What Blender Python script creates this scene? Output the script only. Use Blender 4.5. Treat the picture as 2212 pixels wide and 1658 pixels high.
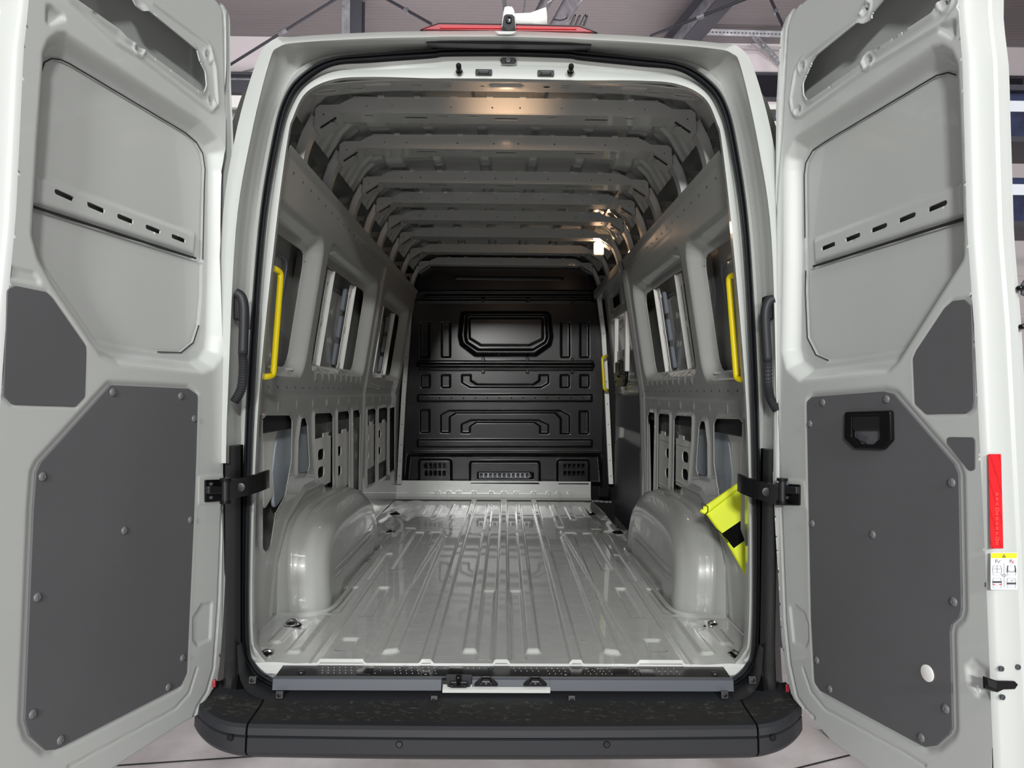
import bpy, bmesh, math, random
import numpy as np
from mathutils import Matrix, Vector
random.seed(4)
S = bpy.context.scene
COL = S.collection
for o in list(bpy.data.objects): bpy.data.objects.remove(o)
# ------------------------------------------------------------------ camera
FPX = 1571.0; IW = 2212.0; IH = 1658.0
F = 0.57                 # load floor height
CAM = Vector((0.006, -2.30, F + 0.857))
YAW, ROLL = -0.0129, 0.0082
R = Matrix.Rotation(YAW, 3, 'Z') @ Matrix.Rotation(math.pi/2, 3, 'X') @ Matrix.Rotation(ROLL, 3, 'Z')
d0 = R.transposed() @ Vector((0, 1, 0))
SX = 1106 + FPX*d0.x/(-d0.z) - 1092
SY = 846 - (829 - FPX*d0.y/(-d0.z))
cd = bpy.data.cameras.new('camera'); cam = bpy.data.objects.new('camera', cd); COL.objects.link(cam)
cam.matrix_world = Matrix.Translation(CAM) @ R.to_4x4()
cd.sensor_width = 36.0; cd.lens = 36.0*FPX/IW; cd.shift_x = SX/IW; cd.shift_y = SY/IW; cd.clip_start = 0.05
S.camera = cam
# ------------------------------------------------------------------ world, lamps, exposure
S.view_settings.view_transform = 'Standard'; S.view_settings.look = 'None'
S.view_settings.gamma = 1.0; S.view_settings.use_curve_mapping = False
S.view_settings.exposure = -0.3
w = bpy.data.worlds.new('hall_light'); S.world = w; w.use_nodes = True
w.node_tree.nodes['Background'].inputs[0].default_value = (0.93, 0.94, 1.0, 1)
w.node_tree.nodes['Background'].inputs[1].default_value = 0.23
S.cycles.max_bounces = 8; S.cycles.diffuse_bounces = 3; S.cycles.glossy_bounces = 4
def area(name, loc, tgt, sx, sy, power, col=(1, 1, 1)):
    l = bpy.data.lights.new(name, 'AREA'); l.shape = 'RECTANGLE'; l.size = sx; l.size_y = sy; l.energy = power; l.color = col
    o = bpy.data.objects.new(name, l); COL.objects.link(o); o.location = loc
    o.rotation_euler = (Vector(tgt)-Vector(loc)).to_track_quat('-Z', 'Y').to_euler()
    return o
LAMPS = [((-1.3, -9.0, 3.7), (0.2, 0.5, 1.1), .9, .35, 800, (1, 1, .985)),
         ((1.9, -9.0, 4.6), (-0.2, 0.2, .9), .8, .35, 620, (1, 1, .985)),
         ((0.3, -4.4, 5.3), (0, -0.6, .9), 2.6, .4, 58, (1, .99, .97)),
         ((-4.6, -1.2, 5.3), (-1.3, -.2, 0.2), .3, 2.4, 48, (.95, .96, 1)),  # left side fill, added to brighten the doors and floor
         ((4.6, -1.2, 5.3), (1.3, -.2, 0.2), .3, 2.4, 48, (1, .97, .96)),  # right side fill, added likewise
         ((0, 5.6, 4.7), (0, 7.2, 5.6), 8, .3, 60, (1, .95, .97))]
for i, (a, b, sx, sy, p, c) in enumerate(LAMPS):
    area('hall_and_fill_light', a, b, sx, sy, p, c)

# ------------------------------------------------------------------ projection helpers (pixel + a world plane -> world point)
def ray(px, py):
    v = Vector(((px - 1106 + SX)/FPX, (829 - py + SY)/FPX, -1.0))
    return R @ v
def at_y(px, py, Y):
    d = ray(px, py); return CAM + d*((Y-CAM.y)/d.y)
def at_x(px, py, X):
    d = ray(px, py); return CAM + d*((X-CAM.x)/d.x)
def at_z(px, py, Z):
    d = ray(px, py); return CAM + d*((Z-CAM.z)/d.z)
def at_p(px, py, p0, n):
    d = ray(px, py); return CAM + d*((Vector(p0)-CAM).dot(n)/d.dot(n))
def crop(ox, oy, sc, pts): return [(ox+x*sc, oy+y*sc) for x, y in pts]

# ------------------------------------------------------------------ materials
def nn(nt, t, **k):
    n = nt.nodes.new(t)
    for a, b in k.items(): setattr(n, a, b)
    return n
def mat(name, col, rough=.4, metal=0, coat=0, spec=.5, bump=0, bscale=60, var=0, vscale=4, emit=None, es=0, bdist=.002, trans=0):
    m = bpy.data.materials.new(name); m.use_nodes = True; nt = m.node_tree; b = nt.nodes['Principled BSDF']
    b.inputs['Base Color'].default_value = (*col, 1); b.inputs['Roughness'].default_value = rough; b.inputs['Metallic'].default_value = metal
    b.inputs['Coat Weight'].default_value = coat; b.inputs['Coat Roughness'].default_value = .04
    b.inputs['Specular IOR Level'].default_value = spec; b.inputs['Transmission Weight'].default_value = trans
    tc = nn(nt, 'ShaderNodeTexCoord')
    if var:
        no = nn(nt, 'ShaderNodeTexNoise'); no.inputs['Scale'].default_value = vscale; no.inputs['Detail'].default_value = 6
        nt.links.new(tc.outputs['Object'], no.inputs['Vector'])
        r = nn(nt, 'ShaderNodeMapRange'); r.inputs[1].default_value = .3; r.inputs[2].default_value = .7
        r.inputs[3].default_value = 1-var; r.inputs[4].default_value = 1+var
        nt.links.new(no.outputs['Fac'], r.inputs[0])
        mx = nn(nt, 'ShaderNodeVectorMath', operation='SCALE'); mx.inputs[0].default_value = col
        nt.links.new(r.outputs[0], mx.inputs['Scale']); nt.links.new(mx.outputs[0], b.inputs['Base Color'])
    if bump:
        no = nn(nt, 'ShaderNodeTexNoise'); no.inputs['Scale'].default_value = bscale; no.inputs['Detail'].default_value = 3
        nt.links.new(tc.outputs['Object'], no.inputs['Vector'])
        bp = nn(nt, 'ShaderNodeBump'); bp.inputs['Strength'].default_value = bump; bp.inputs['Distance'].default_value = bdist
        nt.links.new(no.outputs['Fac'], bp.inputs['Height']); nt.links.new(bp.outputs[0], b.inputs['Normal'])
    if emit: b.inputs['Emission Color'].default_value = (*emit, 1); b.inputs['Emission Strength'].default_value = es
    return m
M = {}
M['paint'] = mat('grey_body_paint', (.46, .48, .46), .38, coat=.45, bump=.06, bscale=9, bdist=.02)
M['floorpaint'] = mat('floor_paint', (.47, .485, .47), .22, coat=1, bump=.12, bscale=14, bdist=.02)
M['inpaint'] = mat('darkened_interior_paint', (.36, .37, .355), .32, coat=.55, bump=.08, bscale=7, bdist=.02)  # same grey as the body, darkened to put roof shade into the colour
M['doorpaint'] = mat('door_paint', (.425, .445, .43), .42, coat=.4, bump=.03, bscale=6, bdist=.02)
M['gap'] = mat('gap_black', (.01, .01, .012), .7)
M['rubber'] = mat('seal_rubber', (.016, .017, .020), .38)
M['black'] = mat('black_gloss_steel', (.004, .004, .0045), .28, coat=.1, spec=.25)
M['bulk'] = mat('black_bulkhead_paint', (.0035, .0035, .004), .27, spec=.35, bump=.02, bscale=30)
M['plastic'] = mat('bumper_plastic', (.016, .017, .020), .5, spec=.3, bump=.15, bscale=700, bdist=.0005)
M['plastic2'] = mat('sill_plastic', (.009, .0095, .011), .4, bump=.1, bscale=500, bdist=.0004)
M['silver'] = mat('sill_face_plastic', (.06, .067, .08), .35)
M['board'] = mat('trim_board', (.088, .088, .093), .65, spec=.35, bump=.12, bscale=900, bdist=.0004, var=.05, vscale=3)
M['clip'] = mat('trim_clip', (.11, .11, .115), .45)
M['yellow'] = mat('yellow_plastic', (.78, .62, .0), .35, coat=.3)
M['neon'] = mat('neon_fabric', (.72, .82, .012), .6, bump=.3, bscale=60)
M['blackfab'] = mat('black_band', (.003, .003, .003), .9, spec=.1)
M['foam'] = mat('blue_grey_film', (.42, .47, .52), .35, bump=.3, bscale=8, bdist=.02)
M['pad'] = mat('grey_foam_pad', (.17, .19, .22), .8, bump=.5, bscale=200)
M['plate'] = mat('light_grey_plate', (.70, .70, .67), .5)
M['steel'] = mat('galvanised_steel', (.42, .43, .46), .4, metal=.7, var=.25, vscale=12)
M['darksteel'] = mat('dark_steel', (.07, .07, .085), .45, metal=.3)
M['red'] = mat('red_lens', (.24, .006, .016), .25, coat=.6)
M['redtape'] = mat('red_reflective_tape', (.55, .01, .014), .4)
M['white'] = mat('white_plastic', (.8, .79, .76), .5)
M['label'] = mat('label_paper', (.78, .82, .88), .5)
M['labyel'] = mat('label_yellow', (.85, .85, .02), .5)
M['ink'] = mat('label_ink', (.04, .04, .05), .6)
M['inkred'] = mat('label_red_ink', (.7, .03, .05), .6)
M['lens'] = mat('lens_glass', (.01, .01, .015), .05, coat=1)
M['lamp'] = mat('lit_lamp', (1, .8, .6), .5, emit=(1, .72, .42), es=30)
M['chrome'] = mat('bright_zinc', (.6, .6, .6), .25, metal=1)
# dirt on the bumper top
m = M['dirty'] = mat('dusty_bumper_top', (.03, .03, .032), .6, bump=.2, bscale=500, bdist=.0006); nt = m.node_tree; b = nt.nodes['Principled BSDF']
tc = nn(nt, 'ShaderNodeTexCoord'); mp = nn(nt, 'ShaderNodeMapping'); mp.inputs['Scale'].default_value = (1, 1.6, 1.6)
n1 = nn(nt, 'ShaderNodeTexNoise'); n1.inputs['Scale'].default_value = 42; n1.inputs['Detail'].default_value = 8; n1.inputs['Roughness'].default_value = .7
cr = nn(nt, 'ShaderNodeValToRGB'); cr.color_ramp.elements[0].position = .54; cr.color_ramp.elements[0].color = (.012, .012, .012, 1)
cr.color_ramp.elements[1].position = .86; cr.color_ramp.elements[1].color = (.12, .115, .10, 1)
nt.links.new(tc.outputs['Object'], mp.inputs[0]); nt.links.new(mp.outputs[0], n1.inputs['Vector']); nt.links.new(n1.outputs['Fac'], cr.inputs[0]); nt.links.new(cr.outputs[0], b.inputs['Base Color'])
# concrete floor
m = M['concrete'] = mat('polished_concrete', (.55, .52, .52), .28, bump=.1, bscale=30); nt = m.node_tree; b = nt.nodes['Principled BSDF']
tc = nn(nt, 'ShaderNodeTexCoord'); n1 = nn(nt, 'ShaderNodeTexNoise'); n1.inputs['Scale'].default_value = 3.2; n1.inputs['Detail'].default_value = 10; n1.inputs['Roughness'].default_value = .65
cr = nn(nt, 'ShaderNodeValToRGB'); cr.color_ramp.elements[0].position = .3; cr.color_ramp.elements[0].color = (.47, .43, .42, 1)
cr.color_ramp.elements[1].position = .7; cr.color_ramp.elements[1].color = (.70, .67, .68, 1)
nt.links.new(tc.outputs['Object'], n1.inputs['Vector']); nt.links.new(n1.outputs['Fac'], cr.inputs[0]); nt.links.new(cr.outputs[0], b.inputs['Base Color'])
# ribbed cladding of the hall
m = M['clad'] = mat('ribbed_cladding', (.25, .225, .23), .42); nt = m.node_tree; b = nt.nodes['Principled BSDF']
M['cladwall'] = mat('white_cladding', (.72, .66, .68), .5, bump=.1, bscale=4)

# ------------------------------------------------------------------ object helpers
def tag(o, label=None, cat=None, group=None, kind=None):
    if label: o['label'] = label
    if cat: o['category'] = cat
    if group: o['group'] = group
    if kind: o['kind'] = kind
    return o
def empty(name, loc=(0, 0, 0)):
    o = bpy.data.objects.new(name, None); COL.objects.link(o); o.location = loc; o.empty_display_size = .1; return o
def link(name, me, m, parent=None, smooth=False):
    if m is not None: me.materials.clear(); me.materials.append(m)
    if smooth:
        me.polygons.foreach_set('use_smooth', [True]*len(me.polygons))
        if smooth != 'all':
            me.set_sharp_from_angle(angle=math.radians(smooth if smooth is not True else 40))
    o = bpy.data.objects.new(name, me); COL.objects.link(o)
    if parent is not None: o.parent = parent
    return o
class MB:
    def __init__(s): s.v = []; s.f = []
    def add(s, vs, fs, mtx=None):
        n = len(s.v)
        s.v += [tuple(mtx @ Vector(v)) if mtx else tuple(v) for v in vs]
        s.f += [tuple(i+n for i in f) for f in fs]; return s
    def box(s, a, b, mtx=None, bev=0):
        x0, y0, z0 = a; x1, y1, z1 = b
        if bev:
            bm = bmesh.new(); bmesh.ops.create_cube(bm, size=1)
            for v in bm.verts: v.co = ((x0+x1)/2+v.co.x*(x1-x0), (y0+y1)/2+v.co.y*(y1-y0), (z0+z1)/2+v.co.z*(z1-z0))
            bmesh.ops.bevel(bm, geom=bm.edges[:], offset=bev, segments=2, affect='EDGES', profile=.5)
            bm.verts.index_update()
            vs = [v.co[:] for v in bm.verts]; fs = [[v.index for v in f.verts] for f in bm.faces]; bm.free()
            return s.add(vs, fs, mtx)
        vs = [(x0, y0, z0), (x1, y0, z0), (x1, y1, z0), (x0, y1, z0), (x0, y0, z1), (x1, y0, z1), (x1, y1, z1), (x0, y1, z1)]
        return s.add(vs, [(0, 3, 2, 1), (4, 5, 6, 7), (0, 1, 5, 4), (1, 2, 6, 5), (2, 3, 7, 6), (3, 0, 4, 7)], mtx)
    def tube(s, pts, r, n=10, cap=True, mtx=None):
        pts = [Vector(p) for p in pts]; rs = r if isinstance(r, (list, tuple)) else [r]*len(pts)
        vs = []; fs = []; up = None
        for i, p in enumerate(pts):
            t = (pts[min(i+1, len(pts)-1)]-pts[max(i-1, 0)]).normalized()
            if up is None: up = t.orthogonal().normalized()
            up = (up - t*up.dot(t)).normalized(); sd = t.cross(up)
            for k in range(n):
                a = 2*math.pi*k/n; vs.append(p+(up*math.cos(a)+sd*math.sin(a))*rs[i])
        for i in range(len(pts)-1):
            for k in range(n):
                k2 = (k+1) % n; fs.append((i*n+k, i*n+k2, (i+1)*n+k2, (i+1)*n+k))
        if cap: fs.append(tuple(range(n))[::-1]); fs.append(tuple((len(pts)-1)*n+k for k in range(n)))
        return s.add(vs, fs, mtx)
    def lathe(s, prof, n=20, mtx=None):           # prof (r, h) about local Z
        vs = []; fs = []
        for r, h in prof:
            for k in range(n):
                a = 2*math.pi*k/n; vs.append((r*math.cos(a), r*math.sin(a), h))
        for i in range(len(prof)-1):
            for k in range(n):
                k2 = (k+1) % n; fs.append((i*n+k, i*n+k2, (i+1)*n+k2, (i+1)*n+k))
        fs.append(tuple(range(n))[::-1]); fs.append(tuple((len(prof)-1)*n+k for k in range(n)))
        return s.add(vs, fs, mtx)
    def plate(s, outer, holes=(), th=.003, bev=0, mtx=None):   # local XY polygon with holes, thickness +-th/2
        cu = bpy.data.curves.new('c', 'CURVE'); cu.dimensions = '2D'; cu.fill_mode = 'BOTH'; cu.extrude = max(th/2-bev, 1e-5); cu.bevel_depth = bev; cu.offset = -bev; cu.bevel_resolution = 1
        for lp in [outer]+list(holes):
            sp = cu.splines.new('POLY'); sp.points.add(len(lp)-1); sp.use_cyclic_u = True
            for i, p in enumerate(lp): sp.points[i].co = (p[0], p[1], 0, 1)
        ob = bpy.data.objects.new('c', cu); me = bpy.data.meshes.new_from_object(ob)
        s.add([v.co[:] for v in me.vertices], [tuple(p.vertices) for p in me.polygons], mtx)
        bpy.data.objects.remove(ob); bpy.data.curves.remove(cu); bpy.data.meshes.remove(me); return s
    def extr(s, prof, x0, x1, cap=True):          # prof (y,z) closed polygon extruded along X
        n = len(prof); vs = [(x0, y, z) for y, z in prof]+[(x1, y, z) for y, z in prof]
        fs = [(i, (i+1) % n, n+(i+1) % n, n+i) for i in range(n)]
        if cap: fs += [tuple(range(n))[::-1], tuple(range(n, 2*n))]
        return s.add(vs, fs)
    def mesh(s, name):
        me = bpy.data.meshes.new(name); me.from_pydata(s.v, [], s.f); me.update()
        bm = bmesh.new(); bm.from_mesh(me); bmesh.ops.recalc_face_normals(bm, faces=bm.faces[:]); bm.to_mesh(me); bm.free(); return me
    def build(s, name, m, parent=None, smooth=False): return link(name, s.mesh(name), m, parent, smooth)
def frame(o, x, y):                                # matrix from origin and two axes
    x = Vector(x).normalized(); z = x.cross(Vector(y)).normalized(); y = z.cross(x)
    return Matrix(((x.x, y.x, z.x, o[0]), (x.y, y.y, z.y, o[1]), (x.z, y.z, z.z, o[2]), (0, 0, 0, 1)))
XZ = Matrix(((1, 0, 0, 0), (0, 0, -1, 0), (0, 1, 0, 0), (0, 0, 0, 1)))      # local XY -> world XZ (normal -Y)
def XZat(y): return Matrix.Translation((0, y, 0)) @ XZ
def fillet(poly, r, n=5):
    out = []; N = len(poly)
    rs = r if isinstance(r, (list, tuple)) else [r]*N
    for i in range(N):
        p = np.array(poly[i], float); a = np.array(poly[i-1], float)-p; b = np.array(poly[(i+1) % N], float)-p
        la, lb = np.linalg.norm(a), np.linalg.norm(b)
        if la < 1e-9 or lb < 1e-9: continue
        a /= la; b /= lb; c = np.clip(np.dot(a, b), -1, 1); ang = math.acos(c)
        if rs[i] <= 0 or ang > 3.1: out.append(tuple(p)); continue
        t = min(rs[i]/math.tan(ang/2), la*.48, lb*.48)
        p0 = p+a*t; p1 = p+b*t
        for k in range(n+1):
            q = k/n; out.append(tuple((1-q)**2*p0+2*q*(1-q)*p+q*q*p1))
    return out
def rrect(x0, y0, x1, y1, r, n=4): return fillet([(x0, y0), (x1, y0), (x1, y1), (x0, y1)], r, n)
def oval(cx, cy, hx, hy, n=16): return [(cx+hx*math.cos(2*math.pi*k/n), cy+hy*math.sin(2*math.pi*k/n)) for k in range(n)]
def slot(p, q, r, n=6):
    p = np.array(p[:2], float); q = np.array(q[:2], float); a = math.atan2(*(q-p)[::-1]); o = []
    for k in range(n+1): t = a+math.pi/2+math.pi*k/n; o.append((p[0]+r*math.cos(t), p[1]+r*math.sin(t)))
    for k in range(n+1): t = a-math.pi/2+math.pi*k/n; o.append((q[0]+r*math.cos(t), q[1]+r*math.sin(t)))
    return o
def sdf(P, poly, closed=True):
    poly = np.array(poly, float); d = np.full(len(P), 1e9); ins = np.zeros(len(P), bool); N = len(poly)
    for i in range(N if closed else N-1):
        a = poly[i]; b = poly[(i+1) % N]; e = b-a; L = e@e
        if L < 1e-16: continue
        w_ = P-a; t = np.clip((w_@e)/L, 0, 1); q = w_-t[:, None]*e; d = np.minimum(d, np.einsum('ij,ij->i', q, q))
        if closed:
            c = (a[1] <= P[:, 1]) != (b[1] <= P[:, 1])
            if abs(e[1]) > 1e-12: ins ^= c & (P[:, 0] < a[0]+(P[:, 1]-a[1])/e[1]*e[0])
    d = np.sqrt(d)
    return np.where(ins, -d, d) if closed else d
def sm(x): x = np.clip(x, 0, 1); return x*x*(3-2*x)
def sdf_box(P, poly, m, closed=True):
    pl = np.array(poly); lo = pl.min(0)-m; hi = pl.max(0)+m
    k = np.where((P[:, 0] > lo[0]) & (P[:, 0] < hi[0]) & (P[:, 1] > lo[1]) & (P[:, 1] < hi[1]))[0]
    return k, (sdf(P[k], poly, closed) if len(k) else np.zeros(0))
def relief(name, m, parent, u, v, feats, outer, holes, place, rim=0, smooth=True):
    """stamped sheet: grid + relief features + cut-outs whose contours the grid is snapped to"""
    U, V = np.meshgrid(u, v); nu, nv = len(u), len(v); P = np.stack([U.ravel(), V.ravel()], 1).astype(float)
    st = max((u[-1]-u[0])/(nu-1), (v[-1]-v[0])/(nv-1)); e = 1e-4
    bnds = [(b_, True) for b_ in holes]+([(outer, False)] if outer else [])
    for b_, _ in bnds:
        k, s = sdf_box(P, b_, st*2)
        kk = k[np.abs(s) < .62*st]; ss = s[np.abs(s) < .62*st]
        if not len(kk): continue
        g = np.stack([sdf(P[kk]+[e, 0], b_)-ss, sdf(P[kk]+[0, e], b_)-ss], 1)/e
        P[kk] -= g*ss[:, None]/np.maximum((g*g).sum(1), .3)[:, None]
    H = np.zeros(len(P))
    for ft in feats:
        kind = ft[0]
        if kind == 'fill':                         # (fill, poly, depth, width)
            _, pl, dep, wd = ft; k, s = sdf_box(P, pl, .001); H[k] += dep*sm(-s/wd)
        elif kind == 'line':                       # (line, pts, halfwidth, depth, closed)
            _, pl, hw, dep, cl = ft; k, s = sdf_box(P, pl, hw, cl); H[k] += dep*sm(1-np.abs(s)/hw)
        elif kind == 'fn': H += ft[1](P)
    idx = np.arange(nu*nv).reshape(nv, nu)
    Q = np.stack([idx[:-1, :-1], idx[:-1, 1:], idx[1:, 1:], idx[1:, :-1]], -1).reshape(-1, 4)
    C = P[Q].mean(1); keep = np.ones(len(Q), bool)
    for b_, ishole in bnds:
        if ishole:
            k, s = sdf_box(C, b_, st); keep[k[s < 0]] = False
        else: keep &= sdf(C, b_) < 0
    Q = Q[keep]; used = np.unique(Q); rm = np.full(nu*nv, -1); rm[used] = np.arange(len(used))
    X, Y, Z = place(P[used, 0], P[used, 1], H[used]); co = np.stack([X, Y, Z], 1).astype(np.float32)
    me = bpy.data.meshes.new(name); me.vertices.add(len(co)); me.vertices.foreach_set('co', co.ravel())
    Q = rm[Q]; nm = len(Q)
    if rim:                                            # returned edge along every free contour
        E_ = np.concatenate([Q[:, [i, (i+1) % 4]] for i in range(4)]); key = np.sort(E_, 1); kk = key[:, 0]*len(co)+key[:, 1]
        _, ix, ct = np.unique(kk, return_index=True, return_counts=True); Eb = E_[ix[ct == 1]]
        Xb, Yb, Zb = place(P[used, 0], P[used, 1], H[used]-abs(rim)); cb = np.stack([Xb, Yb, Zb], 1).astype(np.float32)
        n0 = len(co); ne = len(Eb); co = np.concatenate([co, co[Eb[:, 0]], co[Eb[:, 1]], cb[Eb[:, 1]], cb[Eb[:, 0]]])
        a_ = np.arange(ne); Q = np.concatenate([Q, np.stack([n0+a_+ne, n0+a_, n0+a_+3*ne, n0+a_+2*ne], 1)])
        me.vertices.add(len(co)-n0); me.vertices.foreach_set('co', co.ravel())
    me.loops.add(Q.size); me.loops.foreach_set('vertex_index', Q.ravel().astype(np.int32))
    me.polygons.add(len(Q)); me.polygons.foreach_set('loop_start', np.arange(0, Q.size, 4, dtype=np.int32))
    sf = np.ones(len(Q), bool); sf[nm:] = False; me.polygons.foreach_set('use_smooth', sf); me.update(calc_edges=True); me.validate()
    return link(name, me, m, parent)
def cat(pts, n=5):                                  # Catmull-Rom through points
    P = [Vector(p) for p in pts]; out = []
    for i in range(len(P)-1):
        a, b, c, d = P[max(i-1, 0)], P[i], P[i+1], P[min(i+2, len(P)-1)]
        for k in range(n):
            t = k/n; out.append(.5*((2*b)+(c-a)*t+(2*a-5*b+4*c-d)*t*t+(3*b-a-3*c+d)*t**3))
    out.append(P[-1]); return out
def loft(name, loops, m, parent, close=False, smooth=True):
    mb = MB(); n = len(loops[0]); mb.v = [tuple(p) for l in loops for p in l]
    L = len(loops)
    for i in range(L if close else L-1):
        for k in range(n-1): a = i*n; b = ((i+1) % L)*n; mb.f.append((a+k, a+k+1, b+k+1, b+k))
    return mb.build(name, m, parent, smooth)
# ================================================================== the hall
CZ = 6.0; BY = 7.15
mb = MB(); mb.box((-9, -9, -.1), (9, 9, 0)); o = mb.build('floor', M['concrete']); o['kind'] = 'structure'
for pts in ([(232, 1655), (560, 1633)], [(1800, 1640), (1960, 1600)]):
    a = at_z(*pts[0], 0.0); b = at_z(*pts[1], 0.0); d = (b-a)*1.6
    MB().tube([a-d+Vector((0, 0, .0005)), b+d+Vector((0, 0, .0005))], .004, 4).build('expansion_joint', M['gap'], o)
ce = empty('ceiling', (0, 0, CZ)); ce['kind'] = 'structure'
y = -9.0; k = 0; tpl = None
prof = []
PW = .98
while y < BY-.01:
    y1 = min(y+PW, BY)
    if tpl is None or abs(y1-y-PW) > 1e-6:
        mb = MB(); n = int(round((y1-y)/.07)); vs = []; fs = []
        L = [(0, .012), (.006, 0)]
        for q in range(1, n): L += [(q*(y1-y)/n-.008, 0), (q*(y1-y)/n, .003), (q*(y1-y)/n+.008, 0)]
        L += [(y1-y-.006, 0), (y1-y, .012)]
        L += [(y1-y, .08), (0, .08)]
        mb.extr(L, -9, 9); me = mb.mesh('panel'); tpl = me
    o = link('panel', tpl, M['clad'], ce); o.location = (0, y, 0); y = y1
wl = empty('wall_back', (0, BY, 0)); wl['kind'] = 'structure'
z = 0
while z < CZ-.01:
    z1 = min(z+.5, CZ)
    mb = MB(); mb.box((-9, 0, z+.006), (9, .1, z1-.006)); mb.box((-9, .012, z-.006), (9, .1, z+.006))
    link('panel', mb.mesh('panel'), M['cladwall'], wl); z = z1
for s, nm in ((-1, 'wall_left'), (1, 'wall_right')):
    mb = MB(); mb.box((s*9-.05, 1.5, 0), (s*9+.05, 9, CZ)); o = mb.build(nm, M['cladwall']); o['kind'] = 'structure'
# wall ledge / crane rail behind the left edge, dark window band behind the right
a = at_y(495, 158, BY-.3); b = at_y(552, 174, BY-.3)
t = empty('ledge_beam', (a.x-1, BY-.3, a.z)); tag(t, 'blue-grey steel ledge beam on the far wall beyond the left door', 'beam')
X0, X1 = a.x-2.5, b.x+.6
def zrow(r, Y): return at_y(520, r, Y).z
def bb(name, m, par, x0, y0, z0, x1, y1, z1, bev=0):
    q = par.location; mb = MB(); mb.box((x0-q.x, y0-q.y, z0-q.z), (x1-q.x, y1-q.y, z1-q.z), bev=bev); return mb.build(name, m, par)
bb('top_flange', M['darksteel'], t, X0, BY-.42, zrow(162, BY-.4), X1, BY, zrow(156, BY-.4))
bb('web', M['steel'], t, X0, BY-.3, zrow(176, BY-.3), X1, BY-.28, zrow(162, BY-.3))
bb('soffit', M['darksteel'], t, X0, BY-.36, zrow(204, BY-.3), X1, BY, zrow(177, BY-.3))
bb('bottom_rail', M['plate'], t, X0, BY-.4, zrow(232, BY-.4), X1, BY-.33, zrow(206, BY-.4))
a = at_y(1640, 158, BY); b = at_y(2240, 210, BY)
t = empty('window_1', (a.x, BY, a.z)); t['kind'] = 'structure'
zr = lambda r: at_y(1665, r, BY-.05).z
bb('window_frame', M['darksteel'], t, a.x-1.6, BY-.08, zr(217), b.x+1, BY-.02, zr(158))
for i in range(5):
    x = a.x-1.5+i*1.25
    if x > b.x: break
    bb('pane', M['lens'], t, x, BY-.1, zr(212), x+1.15, BY-.081, zr(166))
t = empty('wall_rail', (a.x, BY-.2, zr(250))); tag(t, 'grey metal rail ledge on the far wall beyond the right door', 'rail')
bb('upper_rail', M['plate'], t, a.x-1, BY-.3, zr(252), b.x+1, BY-.2, zr(242))
bb('slotted_face', M['darksteel'], t, a.x-1, BY-.28, zr(276), b.x+1, BY-.22, zr(253))
bb('lower_rail', M['plate'], t, a.x-1, BY-.3, zr(290), b.x+1, BY-.2, zr(277))
# column
Y = 6.2
c0 = at_y(747, 10, Y); c1 = at_y(785, 10, Y)
t = empty('steel_column', ((c0.x+c1.x)/2, Y, 0)); tag(t, 'dark steel H-column on the far wall above the van roof', 'column'); wd = (c1.x-c0.x)/2
bb('front_flange', M['darksteel'], t, c0.x, Y-.1, 0, c1.x, Y-.085, CZ)
bb('rear_flange', M['darksteel'], t, c0.x, Y+.085, 0, c1.x, Y+.1, CZ)
bb('web', M['steel'], t, c0.x+wd*.55, Y-.085, 0, c0.x+wd*.65, Y+.085, CZ)
bb('light_side_plate', M['steel'], t, c0.x-.015, Y-.13, 0, c0.x+wd*.75, Y-.101, CZ)
# wind braces below the ceiling
for lab, p, q, r in (('thin dark bracing rod rising right from the left door to the column', (495, 141), (735, -8), .016),
                ('thin dark bracing rod running down to the left end of the red lamp', (825, -8), (932, 52), .016),
                ('thin dark bracing rod crossing the beam right of the roof', (1405, 78), (1625, -8), .016),
                ('short thin bracing rod just left of the right door top', (1660, -12), (1694, 62), .016)):
    a = at_z(*p, CZ-.25); b = at_y(*q, a.y-.3)
    if p[0] == 1405: a = at_z(*p, CZ-.75); b = at_z(*q, CZ-.65)
    if p[0] in (495,): a = at_y(*p, BY-.35); b = at_z(*q, CZ-.2)
    t = empty('bracing_rod', a); MB().tube([(0, 0, 0), b-a], r, 8).build('rod', M['darksteel'], t)
    d = (b-a)
    MB().tube([d*.48, d*.55], r*1.7, 8).build('turnbuckle', M['steel'], t); tag(t, lab, 'rod', 'wind bracing rods')
# slanted roof beam on the right
a = at_z(1480, 86, CZ-.35); b = at_z(1562, -10, CZ-.35); d = b-a
t = empty('roof_beam', a); tag(t, 'slanted steel roof beam right of the red roof lamp', 'beam')
mtx = frame((0, 0, 0), d, (0, 0, 1)); L = d.length*1.15
for nm, bx in (('lower_flange', ((-.6, 0-.1, -.11), (L, -.085, .11))), ('web', ((-.6, -.085, -.006), (L, .2, .006))), ('upper_flange', ((-.6, .2, -.11), (L, .215, .11)))):
    mb = MB(); mb.box(*bx, mtx=mtx); mb.build(nm, M['darksteel'] if nm != 'web' else M['steel'], t)
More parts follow.
